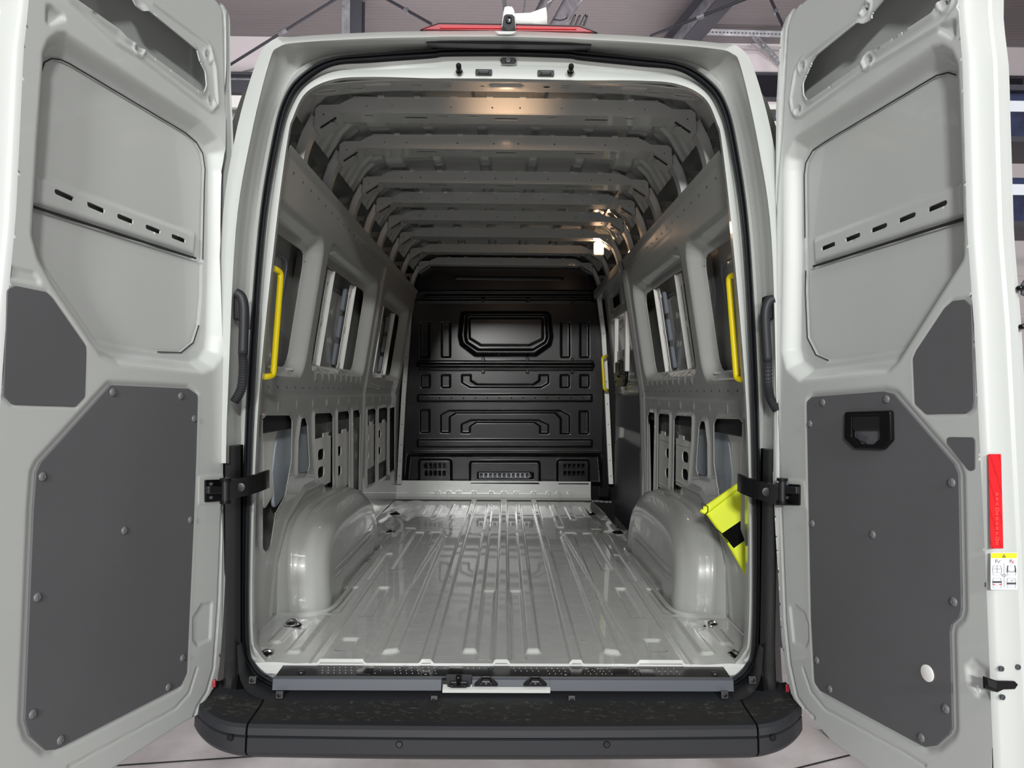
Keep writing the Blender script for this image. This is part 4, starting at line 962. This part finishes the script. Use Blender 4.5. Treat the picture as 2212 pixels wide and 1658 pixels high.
# ---- rear doors
cL1 = lambda P: crop(0, 0, .33775, P); cL2 = lambda P: crop(0, 540, .33775, P); cL3 = lambda P: crop(0, 1098, .33775, P)
cR1 = lambda P: crop(1640, 0, .33765, P); cR2 = lambda P: crop(1640, 540, .33765, P); cR3 = lambda P: crop(1640, 1098, .33765, P)
OUT_T = .055
def door(s, hx, ang, D, lab):
    """s=-1 left, 1 right. Local frame: t along the width from the hinge, z up, n = inner face normal."""
    hy_ = CAM.y+2.2; a = math.radians(ang)
    dr = Vector((s*math.sin(a), -math.cos(a), 0)); nr = Vector((-s*math.cos(a), -math.sin(a), 0)); h = Vector((s*hx, hy_, 0))
    MT = Matrix(((dr.x, 0, nr.x, h.x), (dr.y, 0, nr.y, h.y), (0, 1, 0, 0), (0, 0, 0, 1)))     # (t, z, n) -> world
    def T(P, off=0):
        r = []
        for x, y in P:
            q = at_p(x, y, h+nr*off, nr)-h; r.append((q.dot(dr), q.z))
        return r
    root = empty('rear_door', (0, 0, 0)); root.parent = van; root['label'] = lab
    ftz = [(at_p(x, y, Vector((.8375, hy_, 0)), Vector((-math.cos(math.radians(12)), -math.sin(math.radians(12)), 0)))) for x, y in ((2068, 30), (2079, 130), (2089, 500), (2104, 700), (2116, 950), (2128, 1200), (2136, 1400), (2146, 1658))]
    hR = Vector((.8375, hy_, 0)); dR = Vector((math.sin(math.radians(12)), -math.cos(math.radians(12)), 0))
    fz = [p.z for p in ftz]; ft = [(p-hR).dot(dR) for p in ftz]
    def tfold(z): return np.interp(z, fz[::-1], ft[::-1])
    hinge = T(D['hinge'])
    ztop, zbot = CAM.z+1.19, CAM.z-.93
    hz_ = [p for p in hinge]
    outline = [(hz_[0][0]+.10, ztop)]+hz_+[(hz_[-1][0]+.10, zbot)]
    free = [(float(tfold(z)), z) for z in np.linspace(zbot, ztop, 14)]
    outline = outline+free
    us = np.arange(-.02, .76, .0042); vs = np.arange(zbot-.01, ztop+.01, .0046)
    fe = [('fill', fillet(T(D['recess']), .03, 4), -.042, .042), ('fill', fillet(T(D['flat'], -.042), .02, 4), -.004, .004), ('line', fillet(T(D['flat'], -.042), .02, 4), .0045, -.005, True)]
    r0, r1, r2, r3 = T(D['rail'], -.033)
    fe += [('fill', fillet([r0, r1, r2, r3], .004, 2), .009, .016), ('line', [r2, r3] if 0 else [r3, r2], .006, -.016, False)]
    for pl, dep, wd in D['press']: fe.append(('fill', fillet(T(pl), .008), dep, wd))
    for pl in D['groove']: fe.append(('line', T(pl), .005, -.004, False))
    ho = [fillet(T(D['hole']), .012, 3)]+[slot(*T([p, q], -.033), .0062) for p, q in D['slots']]
    fe += [('line', ho[0], .018, .008, True), ('line', fillet(T(D['holerim']), .02), .010, .006, False)]
    for b_ in D['bolts']:
        q = T([b_])[0]; fe.append(('fill', oval(*q, .015, .015), -.003, .005)); fe.append(('line', oval(*q, .017, .017), .005, .004, True)); ho.append(oval(*q, .0042, .0052, 8))
    fe.append(('line', fillet(T(D['board']), .02), .016, -.006, True)); fe.append(('line', T(D['tri']), .006, -.003, True))
    fe.append(('fn', lambda P: .010*sm((.055-(P[:, 0]-hz_[len(hz_)//2][0]))/.02)*.5))
    hp = T(D['hinge']); hin = [(t_+.028, z_) for t_, z_ in hp]
    fe.append(('line', hin, .006, -.006, False))
    def place(U, V, H): 
        return (MT[0][0]*U+MT[0][2]*H+MT[0][3], MT[1][0]*U+MT[1][2]*H+MT[1][3], V)
    skin = relief('inner_panel', M['doorpaint'], root, us, vs, fe, outline, ho, place, rim=.004*(-s))
    # edges: side wall of the door and outer skin
    def L(t, z, n): v = MT @ Vector((t, z, n)); return v
    oc = outline+[outline[0]]
    loops = [[L(t, z, n_) for t, z in oc] for n_ in (0, -.012)]
    hingeside = [(hz_[0][0]+.10, ztop)]+hz_+[(hz_[-1][0]+.10, zbot)]
    hs = cat([Vector((t, z, 0)) for t, z in hingeside], 3)
    loft('hinge_flange', [[L(p.x, p.y, 0) for p in hs], [L(p.x-.003, p.y, -.006) for p in hs], [L(p.x+.004, p.y, -.035) for p in hs], [L(p.x-.012, p.y, -.045) for p in hs], [L(p.x-.014, p.y-.0, -.06) for p in hs]], M['doorpaint'], root, smooth=50)
    fzs = np.linspace(zbot, ztop, 60)
    ep = [(0, 0), (.010, -.004), (.016, -.012), (.018, -.045), (.017, -.055), (.008, -.062), (.007, -.072), (.012, -.078), (.011, -.10), (-.002, -.104), (-.004, -.125)]
    def edge(name, prof, m_): 
        q_ = [[L(float(tfold(z))+a_, z, n_) for z in fzs] for a_, n_ in prof]; return loft(name, q_, m_, root, smooth=40)
    edge('closing_edge', ep, M['doorpaint'])
    bs = [(hz_[-1][0]+.02, zbot), (float(tfold(zbot)), zbot)]
    loft('bottom_flange', [[L(t, z, 0) for t, z in bs], [L(t, z-.010, -.008) for t, z in bs], [L(t, z-.012, -.03) for t, z in bs], [L(t, z+.004, -.05) for t, z in bs], [L(t, z-.02, -.06) for t, z in bs]], M['doorpaint'], root)
    oo = [(t-.012 if i <= len(hz_)+1 else t-.005, z) for i, (t, z) in enumerate(outline)]
    mb = MB(); mb.plate(oo, (), .004, 0, MT @ Matrix.Translation((0, 0, -.125 if 0 else -.075))); mb.build('outer_panel', M['doorpaint'], root)
    gp = [[Vector((x, y, 0)) for x, y in T(D['flat'][a_:b_], -.044)] for a_, b_ in D['gaps']]
    for g_ in gp: MB().tube([MT @ Vector((p.x, p.y, -.0405)) for p in g_], .0016, 6).build('panel_gap', M['gap'], root)
    g_ = T([D['rail'][3], D['rail'][2]], -.03); MB().tube([MT @ Vector((p[0], p[1]-.002, -.036)) for p in g_], .0035, 6).build('rail_gap', M['gap'], root)
    # trim boards
    bd = MB(); holes = []
    bd.plate(fillet(T(D['board']), .012), (), .006, .0012, MT @ Matrix.Translation((0, 0, .001))); bo = bd.build('trim_board', M['board'], root)
    MB().plate(fillet(T(D['tri']), .012), (), .004, .001, MT @ Matrix.Translation((0, 0, .000))).build('trim_board', M['board'], root)
    if 'tri2' in D: MB().plate(fillet(T(D['tri2']), .008), (), .004, .001, MT @ Matrix.Translation((0, 0, .0))).build('trim_board', M['board'], root)
    clipme = MB().lathe([(.0105, 0), (.0105, .0012), (.008, .0035), (.003, .0045), (.002, .0035), (0, .0035)], 16).mesh('clip')
    for c_ in D['clips']:
        q = T([c_])[0]; o = link('trim_clip', clipme, M['clip'], root, smooth=50); o.matrix_local = MT @ Matrix.Translation((q[0], q[1], .004))
    return root, MT, T, tfold, L
DL = dict(
    hinge=[(466, 0), (484, 12), (495, 34), (497, 70), (499, 186), (504, 304), (507, 473), (508, 620), (506, 776), (501, 945), (496, 1047), (492, 1098), (484, 1300), (474, 1436), (460, 1486), (440, 1518), (432, 1540)],
    recess=cL1([(262, 400), (262, 330), (300, 240), (360, 195), (420, 190), (1290, 765), (1400, 870), (1450, 960), (1462, 1100), (1460, 1658)])+cL2([(1445, 560), (1430, 680), (1370, 770), (1290, 800), (760, 745), (640, 690), (330, 240), (230, 60)])+cL1([(190, 1500), (205, 1250), (225, 900)]),
    flat=cL1([(250, 480), (275, 400), (320, 375), (380, 382), (440, 410), (1180, 850), (1250, 910), (1290, 980), (1305, 1080), (1300, 1200), (1290, 1658)])+cL2([(1285, 80), (1282, 300), (1265, 480), (1230, 590), (1150, 655), (1000, 650), (620, 575), (450, 330), (250, 40)])+cL1([(210, 1500), (215, 1200)]),
    gaps=[(0, 11), (13, 17)],
    rail=cL1([(228, 1090), (1278, 1488), (1262, 1646), (222, 1312)]),
    slots=[tuple(cL1(p)) for p in ([(372, 1225), (468, 1268)], [(580, 1308), (668, 1346)], [(770, 1382), (852, 1415)], [(950, 1450), (1025, 1480)], [(1115, 1510), (1186, 1538)])],
    press=[(cL1([(290, 60), (300, 20), (340, 30), (412, 85), (430, 130), (320, 165), (290, 150)]), -.010, .012), (cL2([(48, 110), (75, 95), (225, 135), (272, 200), (250, 228), (50, 178)]), -.004, .006),
           (cL3([(1230, 700), (1290, 605), (1362, 592), (1350, 840), (1260, 882), (1232, 850)]), -.004, .006), (cL2([(1265, 1440), (1430, 1430), (1420, 1620), (1262, 1632)]), .002, .004)],
    groove=[cL3([(440, 1650), (1120, 1280), (1210, 1180), (1260, 1020)])],
    hole=[(232, -40), (262, 12), (277, 48), (290, 54), (308, 50), (330, 62), (425, 132), (432, 170), (442, 188), (429, 200), (285, 92), (268, 78), (253, 64), (150, -8), (120, -40)] if 0 else [(120, -45), (150, -8), (253, 64), (268, 80), (285, 92), (429, 199), (438, 196), (442, 184), (439, 155), (427, 132), (421, 108), (317, 24), (304, 25), (289, 14), (280, -4), (262, -45)],
    holerim=[(100, -45), (250, 90), (300, 120), (455, 240), (470, 225), (465, 150), (452, 95), (330, 5), (290, -45)],
    bolts=[(297, 105), (449, 121), (456, 218)],
    tri=cL2([(45, 250), (95, 228), (295, 268), (335, 310), (545, 610), (548, 650), (540, 935), (480, 998), (75, 985), (18, 930)]),
    board=cL2([(700, 862), (1200, 885), (1258, 925), (1248, 1300)])+cL3([(1235, 0), (1188, 1050), (1150, 1130), (345, 1540), (285, 1545), (180, 1450), (150, 1350), (205, 0)])+cL2([(222, 1420), (250, 1360)]),
    clips=[(241, 847), (388, 855), (417, 904), (89, 1029), (266, 1145), (409, 1122), (78, 1289), (392, 1420), (361, 1483), (68, 1541), (128, 1597)])
DR = dict(
    hinge=[(1741, 0), (1712, 20), (1697, 42), (1689, 68), (1684, 152), (1676, 304), (1667, 473), (1665, 540), (1666, 700), (1668, 844), (1673, 1046), (1676, 1098), (1685, 1334), (1694, 1425), (1709, 1496), (1728, 1524), (1745, 1540)],
    recess=cR1([(1295, 700), (1280, 400), (1240, 310), (1170, 270), (1100, 285), (350, 790), (220, 880), (160, 1000), (150, 1100), (150, 1658)])+cR2([(140, 650), (170, 770), (260, 850), (830, 790), (900, 720), (1250, 170), (1320, 60)])+cR1([(1320, 1500), (1310, 1100)]),
    flat=cR1([(1275, 540), (1265, 480), (1220, 465), (1140, 485), (440, 900), (350, 960), (305, 1040), (295, 1120), (300, 1520), (305, 1658)])+cR2([(305, 130), (302, 260), (315, 560), (370, 670), (450, 705), (560, 695), (940, 630), (1240, 200), (1300, 40)])+cR1([(1315, 1400), (1300, 900)]),
    gaps=[(1, 9), (10, 15)],
    rail=cR1([(1300, 1134), (322, 1523), (336, 1698), (1312, 1385)]),
    slots=[tuple(cR1(p)) for p in ([(398, 1588), (468, 1560)], [(552, 1532), (628, 1502)], [(716, 1472), (798, 1440)], [(892, 1408), (980, 1372)], [(1082, 1337), (1180, 1296)])],
    press=[(cR1([(1150, 165), (1245, 115), (1262, 130), (1262, 230), (1240, 255), (1140, 210)]), -.010, .012), (cR3([(190, 620), (230, 610), (290, 660), (318, 740), (320, 850), (300, 892), (215, 860)]), -.004, .006),
           (cR2([(140, 1455), (295, 1470), (310, 1658), (150, 1650)]), .002, .004), (cR3([(1310, 1000), (1370, 950), (1480, 1020), (1500, 1240), (1400, 1220), (1330, 1130)]), -.012, .02)],
    groove=[cR3([(280, 1020), (330, 1170), (420, 1280), (900, 1540), (1060, 1640)])],
    hole=[(1955, -45), (1912, 2), (1893, 25), (1884, 45), (1870, 52), (1855, 50), (1768, 120), (1758, 135), (1750, 155), (1739, 180), (1740, 205), (1748, 217), (1756, 215), (1866, 138), (1878, 112), (1895, 108), (1912, 98), (2018, 28), (2030, 10), (2080, -45)],
    holerim=[(1900, -45), (1862, 30), (1730, 130), (1718, 155), (1708, 215), (1712, 240), (1728, 252), (1870, 150), (2045, 45), (2100, -20)],
    bolts=[(1733, 145), (1871, 19), (1877, 134), (1725, 239), (2044, 6)],
    tri=cR2([(1240, 325), (1320, 315), (1362, 360), (1378, 960), (1370, 1010), (1330, 1042), (1070, 1047), (1000, 980), (988, 690), (1010, 640), (1190, 370)]),
    tri2=cR2([(1205, 1200), (1225, 1195), (1370, 1197), (1385, 1215), (1385, 1400), (1360, 1412), (1340, 1405), (1205, 1235)]),
    board=cR2([(312, 965), (345, 938), (800, 903), (870, 920), (1260, 1370), (1285, 1430)])+cR3([(1290, 0), (1302, 640), (1290, 690), (1240, 740), (1230, 790), (1245, 1400), (1225, 1440), (1140, 1515), (1070, 1525), (400, 1165), (362, 1110), (340, 700)]),
    clips=[(1780, 869), (1918, 862), (1752, 915), (1757, 1130), (1888, 1154), (2059, 1042), (2063, 1299), (1767, 1425), (1795, 1487), (2046, 1530), (1993, 1592)])
doorL = door(-1, .855, 13.9, DL, 'left rear door swung open with slotted rail and grey trim boards')
doorR = door(1, .8375, 12.0, DR, 'right rear door swung open with recessed black handle, red reflective strip and warning sticker')
root, MT, T, tfold, L = doorR
def onR(n): return MT @ Matrix.Translation((0, 0, n))
# inner handle
hp = T(cR2([(575, 1035), (870, 1025), (875, 1215), (820, 1275), (640, 1270), (572, 1205)])); hi = T(cR2([(622, 1060), (800, 1058), (802, 1205), (760, 1242), (670, 1240), (620, 1190)]))
hb = MB().plate(fillet(hp, .008), [fillet(hi, .004)], .014, .003, onR(.008)).build('door_handle', M['black'], root, 40)
MB().plate(fillet(hi, .002), (), .002, 0, onR(-.0)).build('handle_bowl', M['gap'], hb)
MB().plate(fillet(T(cR2([(622, 1060), (800, 1058), (800, 1150), (622, 1152)])), .003), (), .008, .002, onR(.008)).build('pull_flap', M['plastic2'], hb)
q = T(cR2([(640, 1165), (715, 1205), (712, 1240), (655, 1210)])); MB().plate(q, (), .006, .001, onR(.006)).build('release_lever', M['darksteel'], hb)
q = T([(2007, 1453)])[0]; MB().lathe([(.0185, 0), (.0185, .002), (.016, .003), (.0, .003)], 24, onR(.004) @ Matrix.Translation((q[0], q[1], 0))).build('round_sticker', M['plate'], root, 40)
# things on the closing edge: plane perpendicular to the inner face
dr = Vector((MT[0][0], MT[1][0], 0)); nr = Vector((MT[0][2], MT[1][2], 0)); hh = Vector((MT[0][3], MT[1][3], 0))
def E_(P, z_ref_off=.0185):
    r = []
    for x, y in P:
        z = CAM.z+(846-y)/1571*1.46
        for _ in range(4):
            p0 = hh+dr*(float(tfold(z))+z_ref_off); q = at_p(x, y, p0, dr); z = q.z
        r.append(((q-hh).dot(-nr), q.z))
    return r
def EM(z, off): # frame of the edge face near height z: local (outward, z) with the slant of the fold line
    t0 = float(tfold(z))+off; sl = (float(tfold(z+.1))-float(tfold(z-.1)))/.2
    yv = (Vector((0, 0, 1))+dr*sl).normalized(); xv = -nr
    n_ = xv.cross(yv)
    if n_.dot(dr) < 0: xv_ = xv
    o_ = hh+dr*t0+Vector((0, 0, z))
    return Matrix(((xv.x, yv.x, n_.x, o_.x), (xv.y, yv.y, n_.y, o_.y), (xv.z, yv.z, n_.z, o_.z), (0, 0, 0, 1)))
def eplate(P, name, m, off=.0195, th=.001, par=root, bev=0, r=0):
    q = E_(P, off); zc = sum(z for _, z in q)/len(q); pl = [(x, z-zc) for x, z in q]
    if r: pl = fillet(pl, r)
    return MB().plate(pl, (), th, bev, EM(zc, off)).build(name, m, par)
M['hex'] = mat('red_honeycomb_tape', (.72, .012, .015), .35)
nt = M['hex'].node_tree; tc = nn(nt, 'ShaderNodeTexCoord'); vo = nn(nt, 'ShaderNodeTexVoronoi', feature='DISTANCE_TO_EDGE'); vo.inputs['Scale'].default_value = 230; vo.inputs['Randomness'].default_value = .1
cr = nn(nt, 'ShaderNodeValToRGB'); cr.color_ramp.elements[0].position = .05; cr.color_ramp.elements[0].color = (.42, .006, .012, 1); cr.color_ramp.elements[1].position = .12; cr.color_ramp.elements[1].color = (.76, .014, .016, 1)
nt.links.new(tc.outputs['Object'], vo.inputs['Vector']); nt.links.new(vo.outputs['Distance'], cr.inputs[0]); nt.links.new(cr.outputs[0], nt.nodes['Principled BSDF'].inputs['Base Color'])
tp = eplate([(2135, 980), (2162, 980), (2167, 1184), (2140, 1184)], 'reflective_tape', M['hex']); tp['label'] = 'red honeycomb reflective tape'
M['tapeprint'] = mat('tape_print', (.9, .12, .1), .4)
mb_marks = []
for k in range(11):
    y0 = 1064+k*10.6
    if k in (3, 9): mb_marks.append((y0, 'o'))
    else: mb_marks.append((y0, 'b'))
q = E_([(2153, 1120)], .0205)[0]
for y0, kd in mb_marks:
    if kd == 'o':
        c_ = E_([(2154, y0+4)], .0205)[0]; mm = EM(c_[1], .0205); MB().plate(oval(c_[0], 0, .0042, .0042, 12), [oval(c_[0], 0, .0032, .0032, 12)], .0006, 0, mm).build('tape_mark', M['tapeprint'], tp)
    else:
        for j in range(2): eplate([(2151.5, y0+j*3.6), (2155.5, y0+j*3.6), (2155.5, y0+1.6+j*3.6), (2151.5, y0+1.6+j*3.6)], 'tape_mark', M['tapeprint'], .0205, .0006, tp)
# warning sticker
st = eplate([(2140, 1193), (2197, 1193), (2197, 1273), (2140, 1273)], 'warning_sticker', M['label'], .0195, .001, root, 0, .002); st['label'] = 'small white warning sticker with yellow top band'
ks = dict(off=.0203, th=.0006, par=st)
eplate([(2140.5, 1194), (2196.5, 1194), (2196.5, 1205), (2140.5, 1205)], 'yellow_band', M['labyel'], **ks)
eplate([(2165, 1203.6), (2173, 1203.6), (2169, 1195.6)], 'warning_triangle', M['ink'], .0209, .0006, st)
eplate([(2168.5, 1198.4), (2169.5, 1198.4), (2169.3, 1202.6), (2168.7, 1202.6)], 'exclamation_mark', M['labyel'], .0214, .0006, st)
def eline(pts, w_, m, name='pictogram_line'):
    for (x0, y0), (x1, y1) in zip(pts[:-1], pts[1:]):
        L_ = math.hypot(x1-x0, y1-y0); nx, ny = -(y1-y0)/L_*w_, (x1-x0)/L_*w_
        eplate([(x0+nx, y0+ny), (x1+nx, y1+ny), (x1-nx, y1-ny), (x0-nx, y0-ny)], name, m, .0205, .0006, st)
ink, rd = M['ink'], M['inkred']
eline([(2151, 1215), (2151, 1208)], .5, ink, 'letter_p'); eline([(2151, 1208.2), (2154.5, 1208.5), (2154.5, 1211), (2151, 1211.5)], .4, ink, 'letter_p'); eline([(2155, 1212), (2157, 1215), (2161, 1209)], .4, ink, 'tick')
eline([(2182, 1215), (2182, 1208)], .5, ink, 'letter_p'); eline([(2182, 1208.2), (2185.5, 1208.5), (2185.5, 1211), (2182, 1211.5)], .4, ink, 'letter_p'); eline([(2184.5, 1210.5), (2190.5, 1217)], .5, rd, 'cross'); eline([(2190.5, 1210.5), (2184.5, 1217)], .5, rd, 'cross')
eline([(2169, 1216), (2169, 1268)], .25, ink)
for x0, y0, kd in ((2144, 1221, 0), (2175, 1221, 1), (2144, 1248, 2), (2175, 1248, 3)):
    X = lambda a, b: (x0+a, y0+b)
    eline([X(2, 0), X(17, 0), X(19.5, 7), X(19.5, 15), X(0, 15), X(0, 7), X(2, 0)], .3, ink)
    eline([X(1, 16), X(2, 21), X(18, 21), X(19, 16)], .25, ink)
    if kd == 0: eline([X(10, 0), X(10, 15)], .3, ink); eline([X(2, 7.5), X(18, 7.5)], .3, ink)
    if kd == 1:
        eline([X(2, 0), X(.5, 15)], 1.1, ink); eline([X(17.5, 0), X(19.2, 15)], 1.1, ink); eline([X(3, 10), X(4, 13), X(16, 13), X(17, 10)], .5, ink)
    if kd == 2: eline([X(0, 8.5), X(19.5, 8.5)], 2.0, ink); eline([X(1.5, 13), X(5, 14)], .9, rd); eline([X(15, 14), X(18.5, 13)], .9, rd)
    if kd == 3: eline([X(0, 11.5), X(19.5, 11.5)], 2.0, ink); eline([X(8, 6), X(12, 4.5), X(15, 5.5)], .5, ink)
eline([(2165, 1240), (2173, 1240), (2173, 1244), (2165, 1244), (2165, 1240)], .4, ink)
# lock hardware on the closing edge
lk = eplate([(2125, 1460), (2152, 1469), (2190, 1470), (2197, 1477), (2190, 1487), (2165, 1488), (2152, 1494), (2126, 1486)], 'door_lock', M['black'], .019, .006, root, .001, .001)
eplate([(2132, 1465), (2150, 1472), (2150, 1486), (2134, 1480)], 'lock_claw', M['plastic2'], .026, .006, lk, .001)
for x, y in ((2162.5, 1443.5), (2198.5, 1440), (2165, 1505)):
    c_ = E_([(x, y)], .02)[0]; b_ = MB().lathe([(.0055, 0), (.0055, .003), (.003, .0035), (.0028, .002), (0, .002)], 12, EM(c_[1], .0195) @ Matrix.Translation((c_[0], 0, 0)) @ (Matrix.Identity(4) if 1 else 0)).build('lock_screw', M['darksteel'], root, 40)
eplate([(2193, 1516), (2214, 1514), (2216, 1564), (2198, 1564)], 'rubber_buffer', M['rubber'], .0, .008, root, .002, .003)
for x, y in ((2196, 623), (2201, 706)):
    c_ = E_([(x, y)], .0)[0]; MB().lathe([(.006, -.004), (.006, .006), (.003, .008)], 12, EM(c_[1], .008) @ Matrix.Translation((c_[0], 0, 0))).build('edge_bolt', M['black'], root, 40)
eplate([(2207, 612), (2216, 600), (2216, 640), (2206, 636)], 'latch_bracket', M['darksteel'], .006, .006, root, .001)
# ---- door check arms, hinges' brackets and cable conduits
def ribbon(path, h0, th, name, m, par):
    P = cat(path, 5); mb = MB(); vs = []; fs = []
    for i, p in enumerate(P):
        t = (P[min(i+1, len(P)-1)]-P[max(i-1, 0)]).normalized(); n = Vector((-t.y, t.x, 0)).normalized()
        for a, b in ((-.5, -.5), (-.5, .5), (.5, .5), (.5, -.5)): vs.append(p+n*a*th+Vector((0, 0, b*h0)))
    for i in range(len(P)-1):
        for k in range(4): fs.append((i*4+k, i*4+(k+1) % 4, i*4+4+(k+1) % 4, i*4+4+k))
    fs += [(0, 1, 2, 3), tuple(len(P)*4-4+k for k in range(4))]; mb.add(vs, fs); return mb.build(name, m, par, 30)
for s, (root_, MT_, T_, tf_, L_), pts, br, ax_ in ((-1, doorL, [(490, 1058, -.15), (520, 1052, -.13), (548, 1045, -.10), (568, 1038, -.05), (578, 1034, .0), (579, 1033, .06)], [(440, 1036), (493, 1034), (495, 1080), (440, 1084)], 487),
                              (1, doorR, [(1685, 1068, -.15), (1655, 1062, -.13), (1628, 1055, -.10), (1607, 1047, -.05), (1597, 1042, .0), (1596, 1041, .06)], [(1678, 1043), (1731, 1046), (1731, 1091), (1678, 1090)], 1690)):
    arm = ribbon([at_y(*p) for p in pts], .056, .009, 'door_check_arm', M['black'], van); arm['label'] = 'black curved check strap holding the %s door open' % ('left' if s < 0 else 'right')
    m4 = pts[1]; p = at_y(m4[0], m4[1], m4[2]-.006); MB().lathe([(.012, 0), (.013, .002), (.009, .003), (0, .003)], 16, Matrix.Translation(p) @ Matrix.Rotation(math.pi/2, 4, 'X')).build('detent_boss', M['plastic2'], arm, 40)
    bk_ = MB().plate(fillet(T_(br), .004), (), .006, .001, MT_ @ Matrix.Translation((0, 0, .004))).build('check_bracket', M['black'], root_)
    mid = [(sum(p[0] for p in br)/4, 1049 if s < 0 else 1055), (0, 0)]
    cx = 458 if s < 0 else 1714
    bl2 = T_([(cx-18, 1049), (cx+18, 1051), (cx+18, 1066), (cx-18, 1066)]); MB().plate(fillet(bl2, .003), (), .014, .003, MT_ @ Matrix.Translation((0, 0, .012))).build('bracket_block', M['plastic2'], bk_)
    for dx, dy in ((-8, 1045), (-8, 1074), (6, 1060)):
        q = T_([(cx+dx, dy)])[0]; MB().lathe([(.005, 0), (.005, .006), (.003, .007)], 8, MT_ @ Matrix.Translation((q[0], q[1], .007))).build('bracket_bolt', M['darksteel'], bk_)
    a = at_y(ax_, 1035, -.158); b = at_y(ax_, 1084, -.158); MB().tube([a, b], .0105, 14).build('hinge_pin', M['plastic2'], arm, 40)
    for r_ in (a, b): MB().lathe([(.016, -.004), (.016, .004)], 16, Matrix.Translation(r_)).build('pin_washer', M['black'], arm, 40)
    # conduit
    pc = [(510, 632), (521, 640), (527, 662), (527, 700), (525, 765)] if s < 0 else [(1670, 646), (1660, 652), (1653, 675), (1654, 720), (1658, 780)]
    pp = [(525, 765), (526, 800), (521, 840), (506, 868)] if s < 0 else [(1658, 780), (1659, 830), (1664, 860), (1678, 885)]
    cab = MB().tube(cat([at_y(x, y, -.09) for x, y in pc], 5), .0145, 14).build('cable_conduit', M['plastic'], van, 'all')
    P = cat([at_y(x, y, -.09) for x, y in pp], 14); MB().tube(P, [(.0152 if i % 2 else .0125) for i in range(len(P))], 12).build('corrugated_sleeve', M['rubber'], cab, True)
    p = at_y(508 if s < 0 else 1668, 650, -.10); MB().box((p.x-.012, -.085, p.z-.055), (p.x+.012, -.04, p.z+.02), bev=.005).build('conduit_socket', M['black'], cab)
# ---- yellow high-visibility pouch standing on the right wheel arch
def pb(P, y0): return [at_y(x, y, y0) for x, y in P]
O0 = at_y(1600, 1150, .30); N_ = Vector((-.35, -1, .25)).normalized()
X_ = Vector((1, -.35, 0)).normalized()
mtY = frame(O0, X_, Vector((0, 0, 1)) - N_*N_.z)
inv = mtY.inverted()
def onY(P, n=0): 
    r = []
    for x, y in P:
        p = at_p(x, y, O0, mtY.col[2].to_3d()); l_ = inv @ p; r.append((l_.x, l_.y))
    return r
t = empty('safety_pouch', (0, 0, 0)); t.location = O0; tag(t, 'bright yellow high-visibility pouch with a black band wedged beside the right wheel arch', 'pouch')
loc = Matrix.Translation(-O0) @ mtY
body_ = onY([(1520, 1103), (1594, 1049), (1614, 1050), (1621, 1100), (1622, 1240), (1614, 1250), (1567, 1168)])
MB().plate(fillet(body_, .012), (), .03, .008, loc).build('pouch_body', M['neon'], t, 50)
MB().plate(fillet(onY([(1511, 1106), (1518, 1096), (1590, 1046), (1600, 1042), (1606, 1050), (1526, 1112)]), .006), (), .05, .006, loc @ Matrix.Translation((0, 0, .0))).build('folded_top_edge', M['neon'], t, 50)
MB().plate(onY([(1560, 1152), (1622, 1110), (1622, 1158), (1585, 1184)]), (), .034, .002, loc).build('black_band', M['blackfab'], t)
wl_ = [at_p(x, y, O0, mtY.col[2].to_3d())-O0+mtY.col[2].to_3d()*.025 for x, y in ((1519, 1101), (1517, 1088), (1530, 1095), (1530, 1106), (1524, 1112), (1525, 1124), (1545, 1140), (1560, 1153), (1573, 1172))]
MB().tube(wl_, .0022, 6).build('black_cord', M['gap'], t, True)
